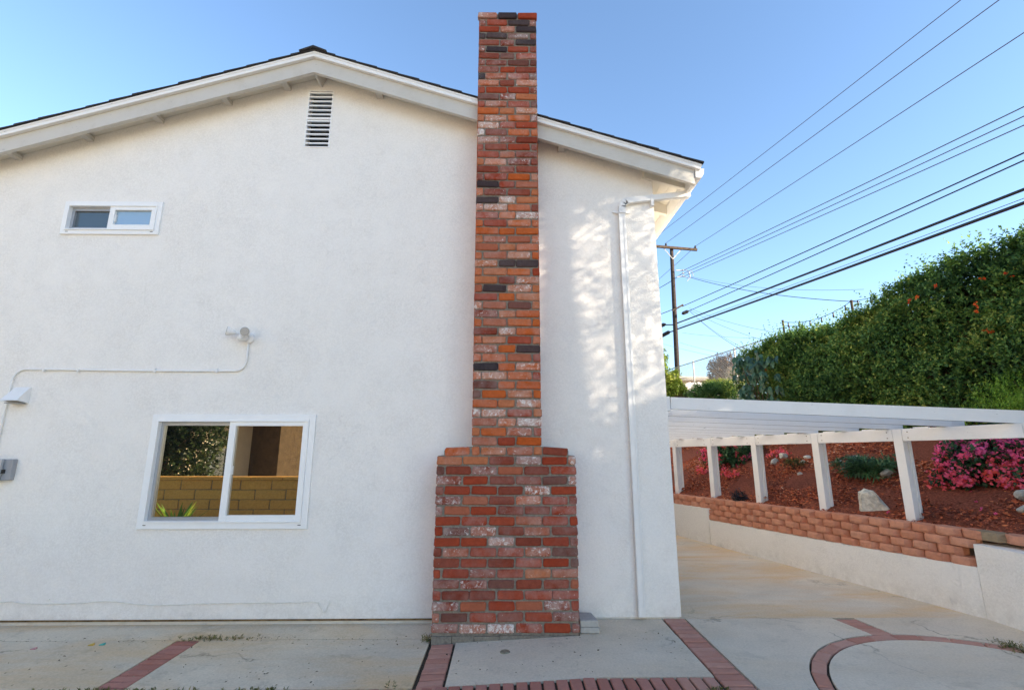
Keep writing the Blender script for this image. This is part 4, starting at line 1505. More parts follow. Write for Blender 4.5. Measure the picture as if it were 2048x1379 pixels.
b2 = np.array([4.62, 9.85, 1.36])
bo2 = empty('bougainvillea', (b2[0], b2[1], 1.05), 'smaller bougainvillea bush farther up the slope between the two far posts', 'bush', 'bougainvilleas on the slope')
p, o_, t_, dd = mound(b2, (.48, .45, .36), 900, .6, 6.0, .2, -.5)
V, T = sprigs(p, o_, 6, np.full(len(p), .11), .07, .05, .6 + .25 * lump(p, 3, 1))
leaf_obj('leaves', V, T, M['L_boug'], bo2)
stems(p, (b2[0], b2[1], 1.05), .012, 8).build('stem', M['bark'], bo2)
p, o_, t_, dd = mound(b2, (.52, .48, .38), 380, .08, 6.0, .2, -.6)
w = (lump(dd, 5, 2) > .12)
V, T = flowers(p[w], 8, .035, .036, np.clip(.55 + .3 * lump(p[w], 5, 5), 0, 1), o_[w])
leaf_obj('bracts', V, T, M['L_flower'], bo2, 'stuff')
for (d, s, lab) in ((1.22, 5.02, 'pink bougainvillea spray lying left of the smaller bush'), (.98, 4.02, 'pink flower spray hanging low in front of the smaller bush'), (1.95, 3.85, 'pink sprig high on the mulch right of the third nearest post')):
    q = np.array(ds(d, s, hill_z(d, s) + .05))
    cc = q + rng.normal(size=(9, 3)) * np.array([.07, .07, .04])
    V, T = flowers(cc, 6, .03, .042, np.full(9, .6), np.tile([[-.5, -.5, .6]], (9, 1)))
    fl = empty('flower_spray', q, lab, 'flowers', 'fallen bougainvillea sprays')
    leaf_obj('bracts', V, T, M['L_flower'], fl, 'stuff')
    MB().tube([tuple(q + np.array([.0, .02, -.06])), tuple(q + np.array([.02, .08, .0])), tuple(q + np.array([.06, .3, .12]))], [.006, .005, .003], 5).build('stem', M['bark'], fl)

# low green shrub
sc_ = np.array([5.16, 6.86, 1.20])
sh = empty('shrub', (sc_[0], sc_[1], 1.05), 'low dark green shrub in the mulch above the large pointed rock', 'shrub')
p, o_, t_, dd = mound(sc_, (.36, .33, .16), 300, .6, 9.0, .55, -.35)
V, T = sprigs(p, o_, 9, np.full(len(p), .03), .13, .02, .5 + .3 * lump(p, 4, 1), 1.0)
leaf_obj('leaves', V, T, M['L_shrub'], sh)
stems(p, (sc_[0], sc_[1], 1.06), .008, 8).build('stem', M['bark'], sh)
dp = np.array([4.86, 8.15, 1.24])
dw = empty('dead_plant', (dp[0], dp[1], 1.14), 'small withered dark plant left of the second nearest post', 'plant')
p, o_, t_, dd = mound(dp, (.15, .15, .10), 90, .7, 3.0, .2, -.2)
V, T = sprigs(p, o_, 4, np.full(len(p), .04), .05, .015, np.full(len(p), .2))
leaf_obj('leaves', V, T, M['L_moss'], dw)
stems(p, (dp[0], dp[1], 1.15), .004, 10).build('stem', M['bark'], dw)
# fallen petals
V, T = [], []
for (d, s) in ((.55, .17), (.47, .02), (.75, .30), (.40, 1.0)):
    q = np.array([ds(d, s, hill_z(d, s) + .025)])
    v, t = flowers(q, 2, .012, .026, np.array([.1]), np.array([[0, 0, 1.0]]))
    V.append(v); T.append(t)
tag(leaf_obj('fallen_petals', np.concatenate(V), np.concatenate(T), M['L_flower'], None), kind='stuff')

# feathery bright plant at the top right
fp = np.array(ds(2.75, .55, 0))
fp[2] = 2.0
fe = empty('feathery_plant', fp - np.array([0, 0, .35]), 'bright yellow green feathery plant in front of the hedge at the right edge', 'plant')
p, o_, t_, dd = mound(fp, (.62, .52, .36), 1500, .8, 2.0, .35, -.4)
o_ = unit(o_ + np.array([[0, 0, .5]]))
V, T = sprigs(p, o_, 7, np.full(len(p), .16), .05, .010, .6 + .3 * lump(p, 4, 1), .8)
leaf_obj('leaves', V, T, M['L_fern'], fe)
stems(p, fp - np.array([0, 0, .35]), .008, 10).build('stem', M['bark'], fe)

# ------------------------------------------------------------------ the hedge
SK = [-9, -5, -2.6, -1.4, -.6, .0, .46, 1.0, 1.36, 1.75, 2.3, 3.05, 3.8, 4.5, 5.1, 5.6, 5.95]
TK = [4.8, 4.8, 4.75, 4.6, 4.4, 4.34, 4.37, 4.36, 4.26, 4.13, 4.03, 3.92, 3.84, 3.80, 3.82, 3.80, 3.3]
hedge = empty('hedge', ds(3.6, 2.5, 2.0), 'tall dense dark green hedge along the top of the slope', 'hedge')


def hedge_pts(n, s0, s1, depth=.5):
    s = rng.uniform(s0, s1, n)
    zt = np.interp(s, SK, TK)
    zb = np.array([slope_z(3.0, a) for a in s]) - .1
    hf = zt - zb
    u = rng.random(n) * (hf + .8)
    front = u < hf
    z = np.where(front, zb + u, zt)
    d = np.where(front, 2.78 + .12 * (z - zb) / hf * 2, 3.05 + (u - hf) * 1.1)
    # round the shoulder
    k = np.clip((z - (zt - .45)) / .45, 0, 1)
    d = np.where(front, d + .28 * k ** 2, d)
    n3 = np.where(front[:, None], np.array([[-NV[0], -NV[1], .25]]), np.array([[-.25 * NV[0], -.25 * NV[1], 1.0]]))
    P = np.stack([PW[0] + NV[0] * d + TV[0] * s, PW[1] + NV[1] * d + TV[1] * s, z], 1)
    bul = .16 * lump(P, 1.6, 1.0) + .10 * lump(P, 4.1, 5.0)
    P = P + unit(n3) * (bul - rng.random(n) ** 1.5 * depth)[:, None]
    return P, n3, s


P, n3, s = hedge_pts(17500, -1.0, 5.75)
o_ = unit(unit(n3) + np.array([[0, 0, .35]]) + rng.normal(size=P.shape) * .5)
tn = .62 + .28 * lump(P, 1.3, 4) + .16 * lump(P, 3.7, 2)
V, T = sprigs(P, o_, 7, rng.uniform(.10, .22, len(P)), .070, .040, tn, .9, .40)
leaf_obj('foliage', V, T, M['L_hedge'], hedge)
# loose shoots that break the outline
n = 620
s = rng.uniform(-.5, 5.7, n)
zt = np.interp(s, SK, TK)
d = rng.uniform(2.95, 3.7, n)
P = np.stack([PW[0] + NV[0] * d + TV[0] * s, PW[1] + NV[1] * d + TV[1] * s, zt - .05], 1)
P[:, 2] += .18 * lump(P, 1.6, 1.0)
o_ = unit(np.array([[-.1, 0, 1.0]]) + rng.normal(size=P.shape) * .35)
ln = .12 + .42 * rng.random(n) ** 2.5
V, T = sprigs(P, o_, 9, ln, .075, .045, np.full(n, .72), .8)
leaf_obj('shoots', V, T, M['L_hedge'], hedge)
m = MB()  # solid core added inside the hedge to stop light passing through
core_s = [-8.5, -4, -1.4, -.6, 0, .5, 1.0, 1.4, 1.8, 2.4, 3.0, 3.6, 4.2, 4.8, 5.3]
for a, b in zip(core_s[:-1], core_s[1:]):
    m.hexa([ds(3.35, b, 1.4), ds(3.35, a, 1.4), ds(4.3, a, 1.4), ds(4.3, b, 1.4),
            ds(3.5, b, np.interp(b, SK, TK) - .22), ds(3.5, a, np.interp(a, SK, TK) - .22), ds(4.2, a, np.interp(a, SK, TK) - .22), ds(4.2, b, np.interp(b, SK, TK) - .22)])
m.build('light_block_core', M['bark'], hedge)
P, n3, s = hedge_pts(2600, -8.8, -1.0)
o_ = unit(unit(n3) + rng.normal(size=P.shape) * .5)
V, T = sprigs(P, o_, 6, np.full(len(P), .2), .15, .09, .45 + .2 * lump(P, 1.3, 4), .9)
leaf_obj('foliage', V, T, M['L_hedge'], hedge)
# orange flowers and dry leaves caught in it
for (s0, z0_) in ((1.38, 3.98), (.80, 3.88), (.55, 3.86), (1.78, 3.84), (1.68, 3.86), (.92, 3.52), (.95, 3.46), (.90, 3.16), (.84, 3.13), (4.75, 3.2)):
    q = np.array(ds(2.78, s0, z0_))
    V, T = flowers(q[None, :], 3, .018, .036, rng.random(1), np.array([[-.9, -.4, .2]]))
    o = leaf_obj('flower', V, T, M['L_orange'], hedge)

# fig sapling with big leaves at the far end of the hedge
fg = empty('fig_plant', ds(2.7, 4.9, 2.0), 'fig with large lobed leaves growing against the far end of the hedge', 'plant')
n = 75
s = rng.uniform(4.3, 5.35, n)
z = rng.uniform(2.5, 3.6, n)
d = 2.62 + rng.normal(size=n) * .07
P = np.stack([PW[0] + NV[0] * d + TV[0] * s, PW[1] + NV[1] * d + TV[1] * s, z], 1)
V, T = [], []
for a in (-.75, 0, .75):                         # three lobes each
    dr = unit(np.stack([-.2 + a * .3 * np.ones(n), -.25 * np.ones(n) + a * .5, -.75 * np.ones(n)], 1) + rng.normal(size=(n, 3)) * .2)
    V.append(leaf_quads(P, dr, unit(np.array([[-.8, -.5, .5]]) + rng.normal(size=(n, 3)) * .25), rng.uniform(.15, .25, n), rng.uniform(.07, .11, n), .1))
    T.append(rng.random(n))
leaf_obj('leaves', np.concatenate(V), np.concatenate(T), M['L_fig'], fg)
stems(P, ds(2.9, 5.0, 1.9), .014, 9).build('stem', M['bark'], fg)


def bush(name, c, rad, n, k, L, W, mat, label, cat, seed, t0=.5, shell=.7, group=None, up=.4, slen=.12):
    e = empty(name, (c[0], c[1], c[2] - rad[2] * .8), label, cat, group)
    p, o_, t_, dd = mound(c, rad, n, shell, seed, .25, -.6)
    o_ = unit(o_ + np.array([[0, 0, up]]))
    V, T = sprigs(p, o_, k, np.full(len(p), slen), L, W, t0 + .28 * lump(p, 3, seed))
    leaf_obj('leaves', V, T, M[mat], e)
    stems(p, (c[0], c[1], c[2] - rad[2] * .9), .012, 8).build('stem', M['bark'], e)
    return e


q = ds(3.1, 6.75)
bush('shrub', (q[0], q[1], 2.80), (.52, .5, .30), 1100, 6, .065, .038, 'L_hedge', 'rounded dark green shrub at the far foot of the hedge', 'shrub', 3.0, .55)
q = ds(3.25, 7.9)
bush('shrub', (q[0], q[1], 2.66), (.62, .5, .22), 700, 6, .06, .03, 'L_red', 'low dry brownish shrub below the chain link fence', 'shrub', 5.0, .5)
q = ds(3.7, 7.0)
bush('shrub', (q[0], q[1], 3.02), (.52, .4, .20), 700, 6, .06, .035, 'L_yellow', 'yellowish sunlit shrub at the foot of the fence post', 'shrub', 6.0, .6)
q = ds(4.9, 8.6)
bush('bush', (q[0] + .34, q[1], 3.78), (.46, .4, .46), 800, 6, .075, .045, 'L_red', 'bronze leaved bush behind the chain link fence', 'bush', 7.0, .55)
q = ds(4.1, 7.1)
bush('dry_bush', (q[0] + .12, q[1], 3.34), (.26, .3, .30), 420, 6, .09, .008, 'L_dry', 'pale dry grassy bush between the fence and the hedge', 'bush', 8.0, .7, .8, None, 1.0)
q = ds(2.85, 8.95)
bush('bush', (q[0] + .38, q[1], 3.12), (.46, .5, .62), 1000, 6, .10, .055, 'L_yellow', 'sunlit yellow green bush beside the house corner', 'bush', 9.0, .6)
bush('sapling', (q[0] + .30, q[1] + .1, 4.0), (.16, .2, .45), 110, 5, .13, .055, 'L_yellow', 'thin leafy shoot rising beside the house corner', 'plant', 9.5, .45)
q = ds(3.0, 8.25)
bush('bush', (q[0] + .15, q[1] + .2, 3.0), (.30, .3, .36), 400, 6, .09, .05, 'L_yellow', 'olive green bush at the foot of the utility pole', 'bush', 10.0, .4)

# chain link fence
fen = empty('chain_link_fence', ds(3.55, 7.5, 2.5), 'chain link fence with a top rail left of the hedge', 'fence')
FS = [5.0, 6.36, 7.94, 9.5, 10.9]
ftop = lambda s: 3.985 - .045 * (s - 6.36)
for s in FS:
    MB().tube([ds(3.55, s, 2.2), ds(3.55, s, ftop(s) + .03)], .019, 10).build('fence_post', M['galv'], fen)
MB().tube([ds(3.55, s, ftop(s)) for s in (5.0, 6.36, 7.94, 9.5, 10.9)], .014, 8).build('top_rail', M['galv'], fen)
m = MB()
hgt = 1.55
stp = .062
for i in range(int((10.9 - 5.0 + hgt) / stp)):
    for sg in (1, -1):
        a = 5.0 - (hgt if sg > 0 else 0) + i * stp
        if a > 10.9: continue
        p0, p1 = [a, 0.0], [a + hgt * 1.0, 1.0]
        if p1[0] > 10.9:
            f = (10.9 - p0[0]) / (p1[0] - p0[0]); p1 = [10.9, f]
        if p0[0] < 5.0:
            f = (5.0 - p0[0]) / (p1[0] - p0[0]); p0 = [5.0, f * p1[1]]
        if p1[0] - p0[0] < .03: continue
        zz = lambda s, f: (ftop(s) - hgt * (1 - f)) if sg > 0 else (ftop(s) - hgt * f)
        dd_ = 3.548 if sg > 0 else 3.552
        m.tube([ds(dd_, p0[0], zz(*p0)), ds(dd_, p1[0], zz(*p1))], .0036, 3, cap=False)
tag(m.build('wire_mesh', M['galv'], fen), kind='stuff')

# ================================================================== BEYOND: shed, white fence, pole, wires
shed = empty('shed', (8.4, 21, 2.6), 'low outbuilding with a grey shingle roof beyond the chain link fence', 'shed')
MB().box(6.6, 10.0, 20.2, 23, 2.55, 4.30).build('wall', M['cream_wall'], shed)
m = MB()
m.hexa([(6.3, 19.8, 4.30), (10.3, 19.8, 4.27), (10.3, 23.4, 4.9), (6.3, 23.4, 4.93), (6.3, 19.8, 4.36), (10.3, 19.8, 4.33), (10.3, 23.4, 4.96), (6.3, 23.4, 4.99)])
sr = m.build('roof', M['rock_grey'], shed)
for i in range(6):
    y0 = 19.76 + i * .3
    z0 = 4.345 + .175 * (i * .3)
    m = MB()
    m.hexa([(6.28, y0, z0 + .02), (10.32, y0, z0 - .01), (10.32, y0 + .36, z0 + .05), (6.28, y0 + .36, z0 + .08),
            (6.28, y0, z0 + .05), (10.32, y0, z0 + .02), (10.32, y0 + .36, z0 + .065), (6.28, y0 + .36, z0 + .095)])
    m.build('shingle', M['rock_grey'], sr)
MB().box(6.32, 10.28, 19.82, 19.87, 4.13, 4.29).build('fascia', M['bark'], shed)
wf = empty('board_fence', (7.6, 17.5, 2.6), 'white weathered board fence before the outbuilding', 'fence')
for i in range(24):
    x = 6.2 + i * .105
    h = 3.86 + random.uniform(-.05, .04)
    MB().box(x, x + .092, 17.5, 17.52, 2.5, h).build('board', M['wood_white'], wf)
for z in (2.9, 3.62):
    MB().box(6.15, 8.75, 17.455, 17.498, z, z + .09).build('rail', M['trim'], wf)

PX, PY = 9.62, 26.0
pole = empty('utility_pole', (PX, PY, 2.6), 'brown wooden utility pole with one crossarm beyond the house corner', 'utility pole')
MB().tube([(PX - .14, PY, 2.4), (PX - .03, PY, 6.5), (PX + .06, PY, 10), (PX + .135, PY, 13.02)], [.15, .135, .12, .10], 14).build('shaft', M['pole'], pole, smooth=True)
pxz = lambda z: PX - .14 + .275 * (z - 2.4) / 10.62
MB().bar((8.25, PY - .16, 13.02), (11.19, PY - .16, 12.77), .10, .14).build('crossarm', M['arm'], pole)
for x in (8.40, 9.38, 11.10):
    z = 13.01 - .085 * (x - 8.25) + .07
    MB().lathe((x, PY - .16, z), (x, PY - .16, z + .19), [(0, .02), (.2, .03), (.35, .065), (.55, .05), (.75, .06), (1, .035)], 12).build('insulator', M['pot'], pole)
for dx in (-.5, .5):
    MB().bar((pxz(12.1), PY - .15, 12.2), (pxz(12.9) + dx, PY - .13, 12.82 - dx * .085), .02, .045).build('brace', M['galv'], pole)
MB().bar((pxz(9.2) - .20, PY - .25, 9.05), (pxz(9.2) + .42, PY - .25, 9.40), .09, .085).build('cable_bracket', M['arm'], pole)
m = MB()
m.bar((10.15, PY - .2, 11.02), (10.15, PY - .2, 11.55), .05, .05)
m.bar((9.85, PY - .2, 11.48), (10.2, PY - .2, 11.48), .04, .05)
m.bar((9.85, PY - .2, 11.08), (10.2, PY - .2, 11.12), .04, .05)
for z in (11.1, 11.28, 11.46):
    m.lathe((10.15, PY - .28, z), (10.27, PY - .28, z), [(0, .03), (.5, .05), (1, .03)], 10)
m.build('spool_rack', M['galv'], pole)
m = MB()
m.tube([(10.2, PY - .3, 11.1), (10.45, PY - .35, 10.95), (10.62, PY - .3, 11.05), (10.5, PY - .3, 11.3), (10.7, PY - .3, 11.45), (10.8, PY - .3, 11.1)], .018, 6)
m.tube([(10.3, PY - .3, 11.5), (10.55, PY - .35, 11.35), (10.6, PY - .3, 11.0), (10.4, PY - .3, 10.8)], .018, 6)
m.build('jumper_wire', M['galv'], pole)
m = MB()
m.lathe((9.95, PY - .3, 8.85), (10.35, PY - .3, 9.02), [(0, .04), (.2, .10), (.8, .10), (1, .04)], 10)
m.build('terminal_box', M['pot'], pole)

GW = 'overhead lines meeting at the utility pole'


def wire(a, b, r, label, mat='wire', sag=.25, n=14):
    a, b = Vector(a), Vector(b)
    pts = []
    for i in range(n + 1):
        t = i / n
        p = a.lerp(b, t)
        p.z -= sag * 4 * t * (1 - t)
        pts.append(p)
    o = MB().tube(pts, r, 6).build('power_line', M[mat], smooth=True, origin=a)
    return tag(o, label, 'wire', GW)


def far(x, y, z, ax, ay, az, k=2.3):
    """continue the line pole -> point past the right edge of the picture"""
    a, p = Vector((ax, ay, az)), Vector((x, y, z))
    return a + (p - a) * k


for (ax, az, qx, r, mt, lab) in (
        (8.40, 13.24, (11.386, 9.806, 12.622), .011, 'wire_grey', 'highest thin wire crossing the top of the sky'),
        (9.38, 13.16, (11.48, 9.111, 11.852), .012, 'wire_grey', 'thin wire from the crossarm insulator left of the pole top'),
        (11.10, 12.98, (11.534, 8.713, 10.67), .012, 'wire_grey', 'thin wire from the insulator at the crossarm right end'),
        (10.25, 11.46, (11.492, 9.02, 9.027), .014, 'wire_grey', 'upper of three close wires from the spool rack'),
        (10.25, 11.28, (11.487, 9.06, 8.817), .013, 'wire_grey', 'middle of three close wires from the spool rack'),
        (10.25, 11.10, (11.482, 9.097, 8.618), .013, 'wire_grey', 'lower of three close wires from the spool rack'),
        (10.02, 9.30, (11.467, 9.21, 8.012), .018, 'wire', 'upper of the paired dark lines from the bracket'),
        (10.25, 8.98, (11.462, 9.241, 7.847), .017, 'wire', 'lower of the paired dark lines from the bracket'),
        (9.66, 8.32, (11.446, 9.36, 7.211), .036, 'wire', 'upper thick black cable leaving the pole'),
        (9.66, 8.10, (11.441, 9.401, 7.015), .008, 'wire_grey', 'fine messenger wire just above the lowest thick cable'),
        (9.66, 7.98, (11.439, 9.415, 6.915), .040, 'wire', 'lowest thick black cable leaving the pole')):
    e = far(*qx, ax, PY - .25, az)
    wire((ax, PY - .25, az), e, r, lab, mt, .12)
wire((8.40, PY - .1, 13.24), (6.4, 46, 12.2), .012, 'thin wire seen low beside the house wall beyond the crossarm', 'wire_grey', .3)
wire((11.10, PY - .1, 12.98), (7.3, 44, 11.6), .012, 'thin wire passing behind the pole below the crossarm', 'wire_grey', .3)
wire((10.2, PY - .1, 11.3), (8.4, 31, 11.3), .018, 'short twisted service line left of the spool rack', 'wire', .2)
wire((9.6, PY - .1, 9.2), (8.35, 30, 9.6), .02, 'dark line running left from the bracket behind the house', 'wire', .1)
m = MB()
m.lathe((9.42, PY + .9, 8.58), (8.75, PY + 2.2, 8.45), [(0, .03), (.1, .11), (.9, .11), (1, .03)], 10)
m.tube([(9.66, PY + .1, 8.32), (9.42, PY + .9, 8.58 - .06), (8.75, PY + 2.2, 8.45), (8.2, PY + 3.4, 8.2)], .036, 6)
tag(m.build('cable_splice', M['wire'], smooth=True), 'upper black splice case on the cable left of the pole', 'splice case', 'splice cases on the cables')
m = MB()
m.lathe((9.50, PY + .5, 8.02), (9.0, PY + 1.5, 7.82), [(0, .03), (.1, .11), (.9, .11), (1, .03)], 10)
m.tube([(9.66, PY + .1, 7.98), (9.50, PY + .5, 8.0), (9.0, PY + 1.5, 7.82), (8.3, PY + 3.2, 7.5)], .036, 6)
tag(m.build('cable_splice', M['wire'], smooth=True), 'lower black splice case on the cable left of the pole', 'splice case', 'splice cases on the cables')
# service drops fanning out from the pole to houses behind the hedge
wire((10.5, PY - .3, 11.05), (12.2, 15.5, 6.4), .014, 'service drop sagging from the spool rack down behind the hedge', 'wire', .25)
wire((10.5, PY - .3, 11.1), (13.2, 16.5, 7.2), .007, 'fine drop line just above the sagging service drop', 'wire_grey', .3)
wire((10.4, PY - .3, 9.05), (8.2, 15.2, 4.4), .009, 'steep drop line from the terminal box to the fence post', 'wire_grey', .2)
wire((10.42, PY - .3, 9.0), (8.6, 15.2, 4.35), .006, 'fainter steep drop line beside the first', 'wire_grey', .25)
wire((10.4, PY - .3, 9.2), (11.4, 16.0, 5.2), .007, 'shallow drop line from the terminal box to the hedge', 'wire_grey', .3)
wire((10.4, PY - .3, 9.1), (10.2, 16.5, 5.0), .007, 'middle drop line from the terminal box to the hedge', 'wire_grey', .2)
wire((9.9, PY - .3, 7.75), (11.0, 17.0, 5.45), .006, 'nearly level fine line below the lowest thick cable', 'wire_grey', .1)
wire((9.7, PY - .3, 7.2), (9.3, 16.0, 4.4), .006, 'fine line low on the right of the pole', 'wire_grey', .1)
wire((8.2, PY - .3, 7.3), (9.4, 17.5, 4.6), .006, 'lowest fine line crossing the pole from the left', 'wire_grey', .1)

# string lights on thin posts behind the hedge
q1, q2 = Vector(ds(3.8, 5.05, 4.445)), Vector(ds(3.8, 3.41, 4.447))
gs = 'thin posts carrying the string lights'
for q, lab in ((q1, 'thin weathered post with string lights at the far part of the hedge'), (q2, 'thin post with string lights just above the middle of the hedge')):
    m = MB().tube([q + Vector((0, 0, -1.6)), q], .024, 8)
    tag(m.build('light_post', M['arm']), lab, 'post', gs)


def string(a, b, sag, lab, nb):
    e = empty('string_light', a, lab, 'string lights', 'string lights above the hedge')
    pts = []
    for i in range(13):
        t = i / 12
        p = a.lerp(b, t)
        p.z -= sag * 4 * t * (1 - t)
        pts.append(p)
    MB().tube(pts, .006, 5).build('cord', M['wire'], e)
    for i in range(nb):
        t = (i + .5) / nb
        p = a.lerp(b, t)
        p.z -= sag * 4 * t * (1 - t)
        MB().lathe(p, p - Vector((0, 0, .12)), [(0, .012), (.3, .016), (.4, .012), (.7, .024), (1, .008)], 8).build('bulb', M['pot'], e, smooth=True)


string(q1 + Vector((0, 0, -.04)), q2 + Vector((0, 0, -.02)), .16, 'string of dark bulbs between the two thin posts', 6)
string(q1 + Vector((0, 0, -.14)), q2 + Vector((.5, .6, -.25)), .06, 'second lower light string leaving the far post', 6)
string(q2 + Vector((0, 0, -.02)), Vector(ds(3.8, 2.15, 4.56)), .10, 'string of dark bulbs rising right of the nearer post', 5)

# ================================================================== LITTER ON THE PATIO
n = 980
x = np.concatenate([rng.uniform(-5.4, -.7, 420), rng.uniform(-5.4, 1.4, 260), rng.normal(-2.06, .10, 300)])
y = np.concatenate([4.77 - .30 * rng.random(420) ** 1.6, 3.7 + rng.random(260) * .9, rng.normal(4.60, .03, 300)])
ok = ~((y > 4.38) & (x > -.65) & (x < .65))
x, y = x[ok], y[ok]
P = np.stack([x, y, np.array([gz(a) for a in x]) + .004], 1)
th = rng.uniform(0, 2 * PI, len(P))
D = np.stack([np.cos(th), np.sin(th), rng.normal(0, .1, len(P))], 1)
NR = unit(np.array([[0, 0, 1.0]]) + rng.normal(size=P.shape) * .25)
L_ = rng.uniform(.008, .028, len(P))
L_[-300:] *= .8
V = leaf_quads(P, D, NR, L_, L_ * rng.uniform(.25, .6, len(P)), .1)
tag(leaf_obj('leaf_litter', V, np.clip(rng.random(len(P)) ** 1.5, 0, 1), M['debris'], None), kind='stuff')


def scrap(x, y, col, label, s=.022):
    m = MB()
    z = gz(x)
    m.hexa([(x - s, y - s * .6, z + .002), (x + s, y - s * .5, z + .002), (x + s * .8, y + s * .6, z + .004), (x - s * .7, y + s * .5, z + .003),
            (x - s * .9, y - s * .5, z + .007), (x + s * .9, y - s * .4, z + .012), (x + s * .7, y + s * .5, z + .016), (x - s * .6, y + s * .4, z + .009)])
    tag(m.build('scrap', mat_plain('scrap_' + label.split()[0], col, .5, .3)), label, 'litter', 'scraps on the left slab')


scrap(-3.42, 4.415, (.55, .36, .06), 'yellow scrap of litter beside the teal one')
scrap(-3.335, 4.42, (.06, .36, .30), 'teal scrap of litter beside the yellow one')
scrap(-3.82, 4.34, (.55, .28, .28), 'pink scrap of litter farthest left')

# weeds in the joints
V, T = [], []
for (x, y, n, sx, sy, h) in ((-.66, 4.46, 26, .025, .03, .05), (-2.45, 4.53, 60, .16, .02, .02), (-2.60, 3.655, 60, .26, .008, .005), (-1.65, 3.655, 20, .10, .006, .005), (-.75, 3.665, 6, .03, .01, .04), (1.40, 3.46, 16, .04, .012, .015), (3.98, 4.07, 60, .06, .05, .05)):
    p = np.stack([rng.normal(x, sx, n), rng.normal(y, sy, n), np.full(n, gz(x) - .004)], 1)
    v, t = sprigs(p, np.tile([[0, 0, 1.0]], (n, 1)) + rng.normal(size=(n, 3)) * .4, 4, np.full(n, h), .03, .008, rng.random(n), .8)
    V.append(v); T.append(t)
tag(leaf_obj('weeds', np.concatenate(V), np.concatenate(T), M['L_moss'], None), kind='stuff')

# ================================================================== BEHIND THE CAMERA (mirrored in the windows) AND RIGHT OF THE FRAME (trees added to cast the shade)
gw = empty('garden_wall', (-5.5, -.5, 0), 'low tan slump block garden wall mirrored in the large window', 'wall')
SB = []
for k in range(3):
    SB.append(brick_mesh(.60, .178, 300 + k).mesh('block', M['slump']))
for r in range(5):
    for i in range(13):
        x = -9.3 + i * .615 + (r % 2) * .3
        o = put('block', random.choice(SB), gw, (x, -.40, -.06 + .19 * r + .095))
        o.rotation_euler = (0, 0, PI)
MB().box(-9.6, -1.4, -.60, -.412, -.12, .885).build('mortar_core', M['mortar'], gw)
for i in range(13):
    x = -9.5 + i * .63
    MB().box(x, x + .615, -.63, -.375, .889, .95).build('cap_block', M['slump'], gw)
for k, x in enumerate((-6.85, -5.9)):
    e = empty('agave', (x, .55, -.06), ('green strap leaved agave mirrored at the lower left of the window', 'second strap leaved agave mirrored beside the first')[k], 'plant', 'agaves by the garden wall')
    n = 40
    th = rng.uniform(0, 2 * PI, n)
    D = np.stack([np.cos(th) * .55, np.sin(th) * .55, rng.uniform(.6, 1.4, n)], 1)
    V = leaf_quads(np.tile([[x, .55, -.06]], (n, 1)), D, unit(D * np.array([[-1, -1, .3]])), rng.uniform(.5, .8, n), np.full(n, .07), .1)
    leaf_obj('leaves', V, rng.random(n), M['L_fern'], e)

nb = empty('neighbour_house', (-8, -9, 0), 'cream two storey neighbouring house mirrored in the large window', 'house')
NA, ND, NN = Vector((-11.2, .8, 0)), Vector((.342, -.94, 0)), Vector((.94, .342, 0))  # house turned and enlarged so its sunlit wall bounces warm fill


def nbox(m, t0, t1, n0, n1, z0, z1):
    q = lambda t, n, z: tuple(NA + ND * t + NN * n + Vector((0, 0, z)))
    return m.hexa([q(t0, n1, z0), q(t0, n0, z0), q(t1, n0, z0), q(t1, n1, z0), q(t0, n1, z1), q(t0, n0, z1), q(t1, n0, z1), q(t1, n1, z1)])


nbox(MB(), 0, 22, -9, 0, -.1, 5.6).build('wall', M['cream_wall'], nb)
q = lambda t, n, z: tuple(NA + ND * t + NN * n + Vector((0, 0, z)))
m = MB()
m.hexa([q(-.6, .7, 5.5), q(-.6, -4.5, 7.2), q(22.6, -4.5, 7.2), q(22.6, .7, 5.5), q(-.6, .7, 5.63), q(-.6, -4.5, 7.35), q(22.6, -4.5, 7.35), q(22.6, .7, 5.63)])
m.hexa([q(-.6, -4.5, 7.2), q(-.6, -9.7, 5.5), q(22.6, -9.7, 5.5), q(22.6, -4.5, 7.2), q(-.6, -4.5, 7.35), q(-.6, -9.7, 5.63), q(22.6, -9.7, 5.63), q(22.6, -4.5, 7.35)])
m.build('roof', M['brown_roof'], nb)
for t0, t1, z0, z1 in ((6.3, 7.2, .5, 1.7), (13, 15, .8, 2.1), (4, 5.4, 3.4, 4.6), (9, 10.6, 3.4, 4.6), (15, 16.6, 3.4, 4.6)):
    m = MB()
    for a, b, c, d in ((t0, t0 + .07, z0, z1), (t1 - .07, t1, z0, z1), (t0 + .07, t1 - .07, z0, z0 + .07), (t0 + .07, t1 - .07, z1 - .07, z1)):
        nbox(m, a, b, .003, .05, c, d)
    wf_ = m.build('window', M['vinyl'], nb)
    nbox(MB(), t0 + .06, t1 - .06, .002, .015, z0 + .06, z1 - .06).build('pane', M['blue_pane'], wf_)
nbox(MB(), 8.0, 10.8, .003, 1.2, -.1, 2.7).build('porch_wall', mat_plain('dark_brown_boards', (0.085, 0.06, 0.035), 0.8, 0.1, 0, 0.3, 6), nb)
nbox(MB(), 4.6, 9.2, .003, 1.5, 2.72, 2.9).build('porch_roof', M['brown_roof'], nb)


